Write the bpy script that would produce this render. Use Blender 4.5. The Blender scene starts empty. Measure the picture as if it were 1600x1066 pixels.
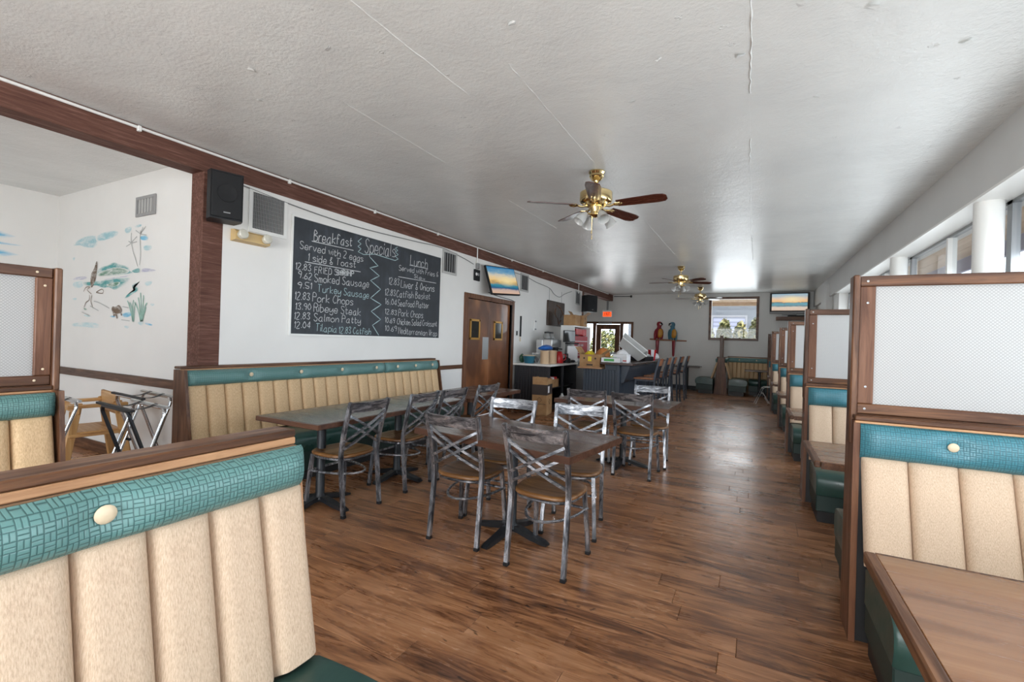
import bpy, bmesh, math, random
from mathutils import Vector, Matrix
random.seed(7)
PI = math.pi
SC = bpy.context.scene
COL = SC.collection

# ------------------------------------------------------------------ camera
F_PX = 722.0
YAW, ROLL = math.radians(27.6), math.radians(1.76)
EYE = Vector((0, 0, 1.363))
fw = Vector((-math.sin(YAW), math.cos(YAW), 0)); rt = Vector((math.cos(YAW), math.sin(YAW), 0)); up = Vector((0, 0, 1))
cx_ = rt * math.cos(ROLL) + up * math.sin(ROLL)
cy_ = -rt * math.sin(ROLL) + up * math.cos(ROLL)
cam_d = bpy.data.cameras.new('camera'); cam = bpy.data.objects.new('camera', cam_d); COL.objects.link(cam)
cam.matrix_world = Matrix(((cx_.x, cy_.x, -fw.x, EYE.x), (cx_.y, cy_.y, -fw.y, EYE.y), (cx_.z, cy_.z, -fw.z, EYE.z), (0, 0, 0, 1)))
cam_d.sensor_width = 36; cam_d.lens = F_PX / 1600 * 36; cam_d.shift_y = -1.5 / 1600; cam_d.clip_start = .02
SC.camera = cam

# ------------------------------------------------------------------ light and exposure
SC.view_settings.view_transform = 'Standard'; SC.view_settings.look = 'None'
SC.view_settings.gamma = 1; SC.view_settings.use_curve_mapping = False
SC.view_settings.exposure = EXPOSURE = 0.36
SC.cycles.max_bounces = 10; SC.cycles.diffuse_bounces = 6; SC.cycles.glossy_bounces = 4
SC.cycles.transparent_max_bounces = 12; SC.cycles.transmission_bounces = 6
SC.cycles.caustics_reflective = False; SC.cycles.caustics_refractive = False
SC.cycles.sample_clamp_indirect = 6
w = bpy.data.worlds.new('World'); SC.world = w; w.use_nodes = True
nt = w.node_tree; bg = nt.nodes['Background']
sky = nt.nodes.new('ShaderNodeTexSky'); sky.sky_type = 'HOSEK_WILKIE'; sky.turbidity = 4
sky.sun_direction = Vector((.45, 0, .89)).normalized(); sky.ground_albedo = .5
mx = nt.nodes.new('ShaderNodeMix'); mx.data_type = 'RGBA'
mx.inputs['Factor'].default_value = .6
mx.inputs['B'].default_value = (.86, .93, 1, 1)
nt.links.new(sky.outputs[0], mx.inputs['A']); nt.links.new(mx.outputs['Result'], bg.inputs[0])
bg.inputs[1].default_value = 3.6

def lamp(name, kind, loc, rot, energy, color=(1, 1, 1), **k):
    d = bpy.data.lights.new(name, kind); o = bpy.data.objects.new(name, d); COL.objects.link(o)
    o.location = loc; o.rotation_euler = rot; d.energy = energy; d.color = color
    for a, b in k.items(): setattr(d, a, b)
    return o
# sun outside, high over the street side
lamp('sun', 'SUN', (8, 10, 12), (0, math.radians(27), 0), 7.0, (1, .95, .87), angle=.02)
# daylight entering through the glazed street front behind the photographer and the long window band
lamp('front_window_daylight', 'AREA', (-1.0, -3.4, 1.6), (math.radians(116), 0, 0), 285, (1, .985, .96), shape='RECTANGLE', size=4.4, size_y=2.2)
lamp('side_window_daylight', 'AREA', (1.78, 5.4, 1.55), (0, math.radians(88), 0), 160, (.93, .97, 1), shape='RECTANGLE', size=1.15, size_y=12.0, specular_factor=.15)

lamp('back_window_daylight', 'AREA', (-.555, 15.52, 2.21), (math.radians(-90), 0, 0), 15, (.95, .98, 1), shape='RECTANGLE', size=1.2, size_y=1.15)
lamp('back_door_daylight', 'AREA', (-4.39, 15.52, 1.05), (math.radians(-90), 0, 0), 42, (.95, .98, 1), shape='RECTANGLE', size=1.4, size_y=1.8)

# ------------------------------------------------------------------ node helpers
class N:
    def __init__(s, name):
        s.m = bpy.data.materials.new(name); s.m.use_nodes = True; s.t = s.m.node_tree
        s.b = s.t.nodes['Principled BSDF']
    def n(s, kind, **k):
        x = s.t.nodes.new('ShaderNode' + kind)
        for a, b in k.items(): setattr(x, a, b)
        return x
    def set(s, node, sock, v):
        i = node.inputs[sock]
        if hasattr(v, 'is_output'): s.t.links.new(v, i)
        else: i.default_value = v if not (isinstance(v, tuple) and len(v) == 3 and i.type == 'RGBA') else (*v, 1)
    def p(s, **k):
        for a, b in k.items(): s.set(s.b, {'color': 'Base Color', 'rough': 'Roughness', 'metal': 'Metallic', 'normal': 'Normal', 'spec': 'Specular IOR Level', 'coat': 'Coat Weight', 'alpha': 'Alpha', 'trans': 'Transmission Weight', 'emit': 'Emission Color', 'estr': 'Emission Strength', 'coatr': 'Coat Roughness'}[a], b)
        return s.m
    def coord(s, kind='Object', scale=(1, 1, 1), loc=(0, 0, 0), rot=(0, 0, 0)):
        if kind == 'World': src = s.n('NewGeometry').outputs['Position']
        else: src = s.n('TexCoord').outputs[kind]
        mp = s.n('Mapping'); s.set(mp, 'Vector', src); mp.inputs['Scale'].default_value = scale; mp.inputs['Location'].default_value = loc; mp.inputs['Rotation'].default_value = rot
        return mp.outputs[0]
    def noise(s, vec, scale=5, detail=4, rough=.55, dist=0):
        x = s.n('TexNoise'); s.set(x, 'Vector', vec); s.set(x, 'Scale', scale); x.inputs['Detail'].default_value = detail; x.inputs['Roughness'].default_value = rough; x.inputs['Distortion'].default_value = dist
        return x.outputs['Fac']
    def ramp(s, fac, *stops):
        x = s.n('ValToRGB'); s.set(x, 'Fac', fac); e = x.color_ramp.elements
        while len(e) < len(stops): e.new(.5)
        for el, (pos, c) in zip(e, stops):
            el.position = pos; el.color = (*c, 1) if isinstance(c, tuple) else (c, c, c, 1)
        return x.outputs[0]
    def mix(s, fac, a, b, mode='MIX'):
        x = s.n('Mix', data_type='RGBA', blend_type=mode); s.set(x, 'Factor', fac); s.set(x, 'A', a); s.set(x, 'B', b)
        return x.outputs['Result']
    def math(s, op, a, b=0., c=None):
        x = s.n('Math', operation=op); s.set(x, 0, a); s.set(x, 1, b)
        if c is not None: s.set(x, 2, c)
        return x.outputs[0]
    def bump(s, h, strength=.3, dist=.01):
        x = s.n('Bump'); s.set(x, 'Height', h); x.inputs['Strength'].default_value = strength; x.inputs['Distance'].default_value = dist
        return x.outputs[0]
    def xyz(s, vec):
        x = s.n('SeparateXYZ'); s.set(x, 0, vec); return x.outputs
    def rand(s): return s.n('ObjectInfo').outputs['Random']

def flat(name, c, rough=.5, metal=0., **k): return N(name).p(color=c, rough=rough, metal=metal, **k)

def wood(name, dark, mid, light, axis=0, rough=.4, coat=0., scale=1., kind='Object', bump=.15):
    n = N(name); sc = [22, 22, 22]; sc[axis] = 1.6
    v = n.coord(kind, tuple(a * scale for a in sc)); ad = n.n('VectorMath', operation='ADD'); n.set(ad, 0, v)
    cb = n.n('CombineXYZ'); r = n.math('MULTIPLY', n.rand(), 37.); [n.set(cb, i, r) for i in range(3)]; n.set(ad, 1, cb.outputs[0]); v = ad.outputs[0]
    a = n.noise(v, 1.0, 6, .65, .6); b = n.noise(v, .18, 2, .5)
    f = n.math('ADD', n.math('MULTIPLY', a, .7), n.math('MULTIPLY', b, .3))
    c = n.ramp(f, (.32, dark), (.5, mid), (.68, light))
    h = n.noise(v, 3, 3)
    return n.p(color=c, rough=n.ramp(a, (.3, rough + .1), (.7, max(rough - .1, .05))), normal=n.bump(h, bump, .004), coat=coat, coatr=.15, spec=.32)

def brushed(name, dark, light, rough=.34, scale=14, ax=2):
    sc = [scale] * 3; sc[ax] *= .22; n = N(name); v = n.coord('Object', tuple(sc)); ad = n.n('VectorMath', operation='ADD'); n.set(ad, 0, v)
    cb = n.n('CombineXYZ'); r = n.math('MULTIPLY', n.rand(), 19.); [n.set(cb, i, r) for i in range(3)]; n.set(ad, 1, cb.outputs[0])
    a = n.noise(ad.outputs[0], 1.3, 6, .7, 1.2)
    c = n.ramp(a, (.34, dark), (.49, tuple(.7 * x + .3 * y for x, y in zip(dark, light))), (.63, light))
    return n.p(color=c, metal=.85, rough=n.ramp(a, (.3, rough + .2), (.7, rough - .08)), normal=n.bump(a, .12, .002))

MT = {}
# walls and ceiling
def plaster(name, c, rough, bs, bd, sc=60):
    n = N(name); v = n.coord('World'); a = n.noise(v, sc, 3, .6); b = n.noise(v, 2.2, 3, .5)
    return n.p(color=n.mix(n.ramp(b, (.35, .0), (.65, 1.)), c, tuple(x * .965 for x in c)), rough=rough, normal=n.bump(a, bs, bd))
MT['wall'] = plaster('white_paint', (.80, .79, .77), .5, .12, .004)
MT['wall_back'] = plaster('backlit_white_paint', (.66, .66, .64), .45, .3, .006, 22)  # white paint greyed: shade of the backlit far walls put into the colour
MT['header'] = plaster('grey_header_paint', (.62, .62, .61), .55, .15, .004)
MT['trimwhite'] = flat('white_trim_paint', (.82, .82, .80), .35)
n = N('ceiling_paint'); v = n.coord('World')
a = n.noise(v, 7, 7, .62, .8); st = n.noise(n.coord('World', (2.2, 9, 1)), 1.3, 5, .6, 1.2); fine = n.noise(v, 45, 4, .7)
x, y, z = n.xyz(v)
def seam(axis_out, period, wid):
    fr = n.math('PINGPONG', n.math('ADD', axis_out, n.math('MULTIPLY', n.noise(v, 9, 2), .018)), period / 2)
    return n.math('LESS_THAN', fr, wid)
seams = n.math('MAXIMUM', seam(n.math('ADD', x, .06), 1.22, .007), seam(n.math('ADD', y, .3), 2.44, .004))
vo = n.n('TexVoronoi'); n.set(vo, 'Vector', v); vo.inputs['Scale'].default_value = 4.3; 
flake = n.math('MULTIPLY', n.math('LESS_THAN', n.math('ADD', vo.outputs['Distance'], n.math('MULTIPLY', n.noise(v, 30, 3), .16)), .17), n.noise(n.coord('World', (60, 60, 1)), 1, 3))
lump_ = n.noise(v, 1.3, 5, .6, .5)
h = n.math('ADD', n.math('ADD', n.math('MULTIPLY', a, .30), n.math('MULTIPLY', st, .10)), n.math('ADD', n.math('ADD', n.math('MULTIPLY', lump_, .8), n.math('MULTIPLY', fine, .22)), n.math('ADD', n.math('MULTIPLY', seams, .55), n.math('MULTIPLY', flake, 1.0))))
MT['ceiling'] = n.p(color=n.mix(n.ramp(n.noise(v, 1.4, 4), (.4, 0.), (.65, 1.)), (.765, .78, .77), (.71, .725, .72)), rough=.22, spec=.5, normal=n.bump(h, .70, .018))
# floor planks
n = N('floor_plank_vinyl')
g = n.n('NewGeometry'); isl = g.outputs['Random Per Island']; rnd = n.math('FRACT', n.math('ADD', n.math('MULTIPLY', isl, 7.13), n.math('MULTIPLY', n.rand(), 3.7)))
sh = n.n('CombineXYZ'); n.set(sh, 0, n.math('MULTIPLY', rnd, 91.)); n.set(sh, 1, n.math('MULTIPLY', rnd, 53.))
def plv(sx, sy):
    ad = n.n('VectorMath', operation='ADD'); n.set(ad, 0, n.coord('World', (sx, sy, 1))); n.set(ad, 1, sh.outputs[0]); return ad.outputs[0]
g1 = n.noise(plv(1.5, 11), 1.0, 8, .66, 2.0); g2 = n.noise(plv(4, 70), 1, 4, .6, .5); g3 = n.noise(plv(2.6, 6), 1.0, 3, .5, .8)
kn = n.noise(plv(5.5, 15), 1., 2, .5, 2.2)
f = n.math('ADD', n.math('ADD', n.math('MULTIPLY', g1, .58), n.math('MULTIPLY', g2, .2)), n.math('ADD', n.math('MULTIPLY', g3, .22), n.math('MULTIPLY', n.math('SUBTRACT', rnd, .5), .10)))
c = n.ramp(f, (.34, (.045, .018, .009)), (.43, (.155, .064, .029)), (.52, (.31, .14, .063)), (.66, (.47, .24, .125)))
c = n.mix(n.ramp(kn, (.66, 0.), (.74, .75)), c, (.022, .011, .007))
wear = n.noise(n.coord('World', (.55, .4, 1)), 1.7, 5, .6)
c = n.mix(n.ramp(wear, (.5, 0.), (.75, .35)), c, (.15, .10, .075))
MT['plank'] = n.p(color=c, rough=n.math('ADD', n.math('MULTIPLY', g1, .14), n.math('MULTIPLY', wear, .42)), spec=.4, normal=n.bump(n.math('ADD', n.math('MULTIPLY', g2, .4), n.math('MULTIPLY', g1, .6)), .22, .004))
MT['subfloor'] = flat('subfloor_dark', (.02, .014, .01), .9)
# woods
MT['beam'] = wood('rough_sawn_brown_stain', (.068, .028, .020), (.125, .054, .038), (.22, .115, .088), 1, .7, scale=2.2, bump=.8)
MT['beamz'] = wood('rough_sawn_brown_stain_post', (.068, .028, .020), (.125, .054, .038), (.22, .115, .088), 1, .7, scale=2.4, bump=.8)
for ax in range(3):
    MT['frame%d' % ax] = wood('dark_walnut_stain_%s' % 'xyz'[ax], (.032, .013, .006), (.092, .038, .018), (.215, .098, .044), ax, .42, .05, 1.6)
    MT['orange%d' % ax] = wood('worn_oak_edge_%s' % 'xyz'[ax], (.26, .12, .055), (.46, .25, .13), (.60, .37, .21), ax, .4, .1, 1.5)
    MT['pine%d' % ax] = wood('clear_pine_%s' % 'xyz'[ax], (.36, .17, .06), (.52, .29, .11), (.62, .38, .17), ax, .45, .1, 1.)
    MT['red%d' % ax] = wood('reddish_brown_stain_%s' % 'xyz'[ax], (.06, .022, .011), (.13, .052, .025), (.22, .10, .05), ax, .45, .05, 1.2)
MT['seatwood'] = wood('worn_chair_seat_wood', (.07, .028, .009), (.16, .070, .022), (.28, .135, .046), 0, .36, .12, 1.1)
MT['table'] = wood('stained_table_top', (.034, .015, .009), (.075, .036, .020), (.13, .068, .039), 0, .24, .5, .45)
MT['tabler'] = wood('lighter_booth_table_top', (.13, .050, .018), (.26, .115, .046), (.38, .20, .095), 0, .26, .5, .55)
MT['tabled'] = wood('dark_laminate_centre', (.04, .032, .026), (.075, .062, .052), (.12, .10, .085), 0, .25, .5, .5)
MT['edge'] = wood('dark_table_edge', (.03, .012, .008), (.07, .03, .018), (.13, .06, .034), 0, .35, .4, 1.)
n = N('birch_door_veneer'); v = n.coord('Object', (3.2, 1, .55)); a = n.noise(v, 1.2, 2, .5, 2.5); wv = n.n('TexWave', wave_type='RINGS', rings_direction='Y'); n.set(wv, 'Vector', n.coord('Object', (1.7, .6, .35), (.3, 0, -.4))); wv.inputs['Scale'].default_value = 3.2; wv.inputs['Distortion'].default_value = 5; wv.inputs['Detail'].default_value = 3; wv.inputs['Detail Scale'].default_value = .8
f = n.math('ADD', n.math('MULTIPLY', a, .55), n.math('MULTIPLY', wv.outputs['Fac'], .45))
MT['door'] = n.p(color=n.ramp(f, (.25, (.10, .034, .013)), (.5, (.25, .095, .036)), (.75, (.42, .19, .083))), rough=.38, coat=.2)
# upholstery
def weave(name, c1, c2, S=56):
    n = N(name); v = n.coord('Object', (S, S, S)); x, y, z = n.xyz(v)
    # offset rows so the tiles interlock like a basket
    par = n.math('MODULO', n.math('ADD', n.math('FLOOR', x), n.math('FLOOR', z)), 2.)
    par = n.math('ABSOLUTE', par)
    px = n.math('PINGPONG', n.math('MULTIPLY', x, 1.), .5); pz = n.math('PINGPONG', n.math('MULTIPLY', z, 1.), .5)
    fx = n.math('FRACT', x); fz = n.math('FRACT', z)
    hx = n.math('PINGPONG', n.math('MULTIPLY', fx, 2.), .5); hz = n.math('PINGPONG', n.math('MULTIPLY', fz, 2.), .5)
    ex = n.math('PINGPONG', fx, .5); ez = n.math('PINGPONG', fz, .5)
    A = n.math('MINIMUM', n.math('MULTIPLY', ez, 1.6), hx)   # two vertical straps
    B = n.math('MINIMUM', n.math('MULTIPLY', ex, 1.6), hz)   # two horizontal straps
    h = n.math('ADD', n.math('MULTIPLY', A, par), n.math('MULTIPLY', B, n.math('SUBTRACT', 1., par)))
    h = n.math('MINIMUM', h, .22)
    c = n.ramp(h, (.0, c2), (.16, c1))
    return n.p(color=c, rough=.36, spec=.5, normal=n.bump(h, .55, .006))
MT['teal'] = weave('teal_basketweave_vinyl', (.118, .25, .24), (.020, .07, .07))
MT['teal_skylit'] = weave('skylit_teal_basketweave_vinyl', (.055, .205, .255), (.018, .075, .10))  # same teal made bluer: sky light from the windows put into the colour
n = N('tan_tweed'); v = n.coord('Object', (420, 420, 46)); a = n.noise(v, 1., 3, .6); b = n.noise(n.coord('Object', (500, 500, 500)), 1, 2)
MT['tan'] = n.p(color=n.ramp(a, (.3, (.45, .325, .225)), (.5, (.575, .43, .31)), (.7, (.66, .515, .385))), rough=.62, spec=.3, normal=n.bump(n.math('ADD', a, n.math('MULTIPLY', b, .5)), .2, .002))
n = N('tan_tweed_wall_bench'); v = n.coord('Object', (260, 260, 60)); a = n.noise(v, 1., 4, .7)
MT['tan2'] = n.p(color=n.ramp(a, (.3, (.42, .28, .15)), (.5, (.58, .40, .23)), (.7, (.68, .50, .31))), rough=.6, spec=.3, normal=n.bump(a, .2, .002))
n = N('green_seat_vinyl'); a = n.noise(n.coord('Object'), 40, 4, .6); b = n.noise(n.coord('Object'), 5, 4, .6)
MT['green'] = n.p(color=n.ramp(b, (.35, (.012, .042, .036)), (.7, (.028, .075, .064))), rough=n.ramp(b, (.3, .24), (.7, .42)), normal=n.bump(n.math('ADD', n.math('MULTIPLY', a, .2), b), .25, .006))
MT['green_side'] = flat('dark_green_vinyl_side', (.014, .034, .030), .5)
MT['black_vinyl'] = flat('black_kick_board', (.012, .012, .013), .5)
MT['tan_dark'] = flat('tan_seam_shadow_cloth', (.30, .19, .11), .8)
MT['button'] = flat('cream_button', (.66, .54, .38), .4)
# screen panels : cracked-ice plastic with a fine diagonal prism texture
n = N('prismatic_white_panel'); v = n.coord('Object', (1, 1, 1), rot=(0, PI / 4, 0)); x, y, z = n.xyz(v)
h1 = n.math('PINGPONG', n.math('MULTIPLY', x, 100.), .5); h2 = n.math('PINGPONG', n.math('MULTIPLY', z, 100.), .5); h = n.math('MULTIPLY', h1, h2)
MT['pane'] = n.p(color=n.ramp(h, (.0, (.36, .36, .36)), (.12, (.66, .66, .655))), rough=.35, trans=.0, normal=n.bump(h, .35, .003))
tr = n.n('BsdfTranslucent'); tr.inputs['Color'].default_value = (.9, .9, .9, 1); ms = n.n('MixShader'); ms.inputs[0].default_value = .4
n.t.links.new(n.b.outputs[0], ms.inputs[1]); n.t.links.new(tr.outputs[0], ms.inputs[2]); n.t.links.new(ms.outputs[0], n.t.nodes['Material Output'].inputs[0])
# metals and plastics
MT['steel'] = brushed('distressed_steel', (.026, .029, .037), (.62, .645, .70), .30)
MT['steelx'] = brushed('distressed_steel_rail', (.026, .029, .037), (.62, .645, .70), .30, 18, 0)
MT['chrome'] = flat('chrome_tube', (.62, .63, .65), .16, 1.)
MT['brass'] = flat('polished_brass', (.80, .62, .32), .14, 1.)
MT['black'] = flat('black_plastic', (.012, .012, .014), .5, spec=.3)
MT['iron'] = flat('black_cast_iron', (.018, .02, .024), .42, .3)
MT['darkgrille'] = flat('speaker_grille', (.014, .0145, .016), .7, spec=.25)
MT['cream'] = flat('aged_cream_plastic', (.60, .42, .19), .45)
MT['lens'] = flat('clear_lamp_lens', (.62, .60, .52), .15)
MT['whitep'] = flat('white_plastic', (.78, .78, .77), .35)
MT['greyp'] = flat('grey_plastic', (.24, .245, .25), .4)
MT['ventframe'] = flat('grey_vent_frame', (.46, .46, .45), .5)
MT['ventdark'] = flat('dark_vent_slot', (.035, .035, .038), .8)
MT['ventfin'] = flat('grey_vent_fin', (.30, .30, .30), .5)
MT['alu'] = flat('aluminium_frame', (.30, .31, .32), .35, .8)
MT['stainless'] = flat('stainless_steel', (.50, .50, .50), .28, .95)
MT['mahog'] = wood('mahogany_fan_blade', (.035, .007, .005), (.07, .016, .010), (.11, .03, .018), 0, .28, .5, .8)
MT['shade'] = flat('frosted_ribbed_glass', (.72, .73, .72), .2, trans=.35)
MT['red'] = flat('red_print', (.42, .012, .03), .3)
MT['redp'] = flat('red_plastic', (.50, .012, .015), .3)
MT['blue'] = flat('blue_plastic', (.01, .12, .45), .35)
MT['teal_p'] = flat('teal_basket_plastic', (.02, .13, .20), .4)
MT['beige'] = flat('beige_canister', (.62, .44, .28), .5)
MT['glassy'] = flat('clear_plastic', (.55, .56, .55), .1, trans=.6)
n = N('cardboard'); a = n.noise(n.coord('Object', (9, 9, 9)), 1, 4)
MT['card'] = n.p(color=n.ramp(a, (.3, (.32, .17, .072)), (.7, (.44, .26, .12))), rough=.75)
MT['carddark'] = flat('dark_box_print', (.035, .022, .018), .6)
MT['yellow'] = flat('yellow_print', (.80, .62, .02), .5)
MT['orangebag'] = flat('orange_bag', (.55, .20, .05), .5)
MT['greenprint'] = flat('green_print', (.05, .34, .06), .5)
MT['paper'] = flat('white_paper', (.78, .78, .80), .6)
MT['bead'] = flat('navy_beadboard', (.030, .042, .062), .42)
MT['beadblk'] = flat('black_beadboard', (.016, .016, .020), .42)
MT['bartop'] = wood('dark_bar_top', (.02, .009, .007), (.045, .020, .014), (.085, .04, .028), 0, .3, .4, .8)
MT['stoolwood'] = wood('red_brown_stool_wood', (.15, .055, .026), (.27, .11, .055), (.40, .19, .10), 0, .35, .3, .9)
MT['navy'] = flat('dark_stool_metal', (.026, .032, .045), .4, .5)
MT['goldframe'] = flat('gold_window_frame', (.50, .27, .06), .35, .6)
MT['plate'] = flat('scuffed_push_plate', (.42, .44, .45), .4, .7)
MT['darkglass'] = flat('dark_glass', (.02, .02, .018), .08)
MT['plaque'] = wood('carved_dark_plaque', (.018, .010, .007), (.042, .022, .014), (.085, .048, .030), 2, .5, .2, 1.2)
MT['bird_red'] = flat('macaw_red', (.22, .006, .016), .4); MT['bird_blue'] = flat('macaw_blue', (.05, .16, .22), .4)
MT['bird_yel'] = flat('macaw_gold', (.48, .22, .02), .4); MT['bird_green'] = flat('macaw_green', (.03, .09, .05), .4)
MT['bird_face'] = flat('macaw_white_face', (.70, .62, .58), .5)
MT['exit'] = flat('lit_exit_sign', (.5, .05, .01), .5, emit=(1, .10, .02), estr=1.0)
MT['exitdark'] = flat('exit_letter', (.18, .01, .005), .5)
MT['cable'] = flat('grey_cable', (.20, .20, .20), .5)
# chalkboard
n = N('chalkboard_slate'); v = n.coord('Object'); a = n.noise(v, 2.4, 5, .6); b = n.noise(n.coord('Object', (14, 14, 3)), 1, 5, .65)
f = n.math('MULTIPLY', n.ramp(a, (.4, 0.), (.75, 1.)), n.ramp(b, (.4, .15), (.8, .8)))
MT['slate'] = n.p(color=n.mix(f, (.020, .024, .031), (.085, .105, .13)), rough=.55)
n = N('white_chalk'); a = n.noise(n.coord('Object', (150, 150, 150)), 1, 3, .7)
MT['chalk'] = n.p(color=n.ramp(a, (.3, (.30, .32, .34)), (.6, (.70, .72, .73))), rough=.9)
n = N('blue_chalk'); a = n.noise(n.coord('Object', (150, 150, 150)), 1, 3, .7)
MT['chalkb'] = n.p(color=n.ramp(a, (.3, (.22, .34, .36)), (.6, (.48, .64, .66))), rough=.9)
# window glass that lets light straight through
n = N('window_glass'); tb = n.n('BsdfTransparent'); gb = n.n('BsdfGlossy'); gb.inputs['Roughness'].default_value = .02; fr = n.n('Fresnel'); fr.inputs[0].default_value = 1.45; ms = n.n('MixShader')
fr_ = n.math('MULTIPLY', fr.outputs[0], n.math('SUBTRACT', 1., n.n('NewGeometry').outputs['Backfacing']))
for s_, d_ in ((fr_, ms.inputs[0]), (tb.outputs[0], ms.inputs[1]), (gb.outputs[0], ms.inputs[2]), (ms.outputs[0], n.t.nodes['Material Output'].inputs[0])): n.t.links.new(s_, d_)
tb.inputs[0].default_value = (.93, .95, .96, 1)
MT['glass'] = n.m
# sunset beach picture on the two television screens (screen object space: x across, z up, unit size)
def screen_mat(name, warm):
    n = N(name); tc = n.n('TexCoord').outputs['Generated']; x, y, z = n.xyz(tc)
    wob = n.math('MULTIPLY', n.math('SUBTRACT', n.noise(n.coord('Generated', (3, 1, 8)), 1.3, 6, .65, .7), .5), .42)
    zz = n.math('ADD', z, n.math('MULTIPLY', wob, n.ramp(z, (.1, .35), (.6, 1.))))
    if warm:
        sky_ = n.ramp(zz, (0., (.60, .40, .28)), (.18, (.78, .60, .45)), (.28, (.03, .13, .17)), (.38, (.04, .34, .45)), (.46, (.05, .10, .10)), (.52, (.95, .50, .15)), (.7, (.80, .56, .38)), (.85, (.42, .50, .52)), (1., (.26, .44, .56)))
    else:
        sky_ = n.ramp(zz, (0., (.80, .52, .36)), (.13, (.62, .46, .40)), (.2, (.02, .10, .25)), (.32, (.03, .28, .38)), (.40, (.55, .36, .14)), (.5, (.98, .66, .26)), (.66, (.75, .66, .50)), (.8, (.20, .40, .55)), (1., (.01, .20, .45)))
    gl = n.n('TexGradient', gradient_type='SPHERICAL'); n.set(gl, 'Vector', n.coord('Generated', (2.6, 0, 4), (-1.5, 0, -2.7) if warm else (-1.6, 0, -2.0)))
    c = n.mix(gl.outputs['Fac'], sky_, (1., .82, .42))
    return n.p(color=(.01, .01, .01), rough=.15, emit=c, estr=.62)
MT['scr_a'] = screen_mat('beach_sunset_screen_blue', False); MT['scr_b'] = screen_mat('beach_sunset_screen_warm', True)
# outdoors
def ground(name, c): 
    n = N(name); a = n.noise(n.coord('World'), 3, 6, .6); return n.p(color=n.mix(a, c, tuple(x * .7 for x in c)), rough=.9)
MT['concrete'] = ground('sunlit_concrete', (.66, .64, .61)); MT['grass'] = ground('dry_grass', (.20, .23, .08))
MT['asphalt'] = ground('grey_asphalt', (.17, .165, .16))
MT['soffit'] = wood('tan_porch_soffit', (.44, .30, .19), (.56, .40, .27), (.64, .48, .34), 1, .6, scale=.25)
MT['fascia'] = flat('violet_grey_fascia', (.36, .36, .50), .5)
MT['siding'] = flat('pale_siding', (.20, .21, .23), .6); MT['fence'] = flat('grey_fence_board', (.34, .33, .34), .7)
n = N('hedge_leaf'); MT['leaf'] = n.p(color=n.ramp(n.rand(), (0., (.10, .15, .035)), (1., (.30, .30, .09))), rough=.6)
MT['leaf2'] = N('hedge_leaf_varied').m
n = N('hedge_leaf_green'); r_ = n.n('NewGeometry').outputs['Random Per Island']; MT['leaf2'] = n.p(color=n.ramp(r_, (0., (.05, .085, .02)), (.5, (.19, .20, .06)), (1., (.42, .36, .14))), rough=.6)
MT['bark'] = flat('shrub_bark', (.08, .055, .04), .8)
# mural paints
def paint(name, c, dens=.55):
    n = N(name); a = n.noise(n.coord('World', (7, 7, 22)), 1.2, 5, .65, .6)
    fa = n.ramp(a, (.5 - .25 * dens - .06, 0.), (.5 + .12, dens + .25))
    at_ = n.n('Attribute', attribute_name='edge'); fa = n.math('MULTIPLY', fa, n.ramp(at_.outputs['Fac'], (.0, 0.), (.45, 1.)))
    return n.p(color=n.mix(fa, (.795, .785, .765), c), rough=.5)
MP = dict(sky_blue=((.30, .54, .60), .75), bright_blue=((.17, .48, .68), .9), pale_blue=((.42, .64, .68), .6), lilac=((.42, .42, .56), .7), teal=((.06, .32, .32), .95), green=((.06, .22, .13), .7), brown=((.13, .075, .04), .95))
for k, (c, d) in MP.items(): MT['mp_' + k] = paint('mural_' + k, c, d)
MT['mp_line'] = flat('mural_grey_line', (.46, .47, .46), .7); MT['mp_reed'] = flat('mural_reed_green', (.30, .50, .43), .7); MT['mp_brush'] = flat('mural_brown_line', (.28, .22, .17), .7)

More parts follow.
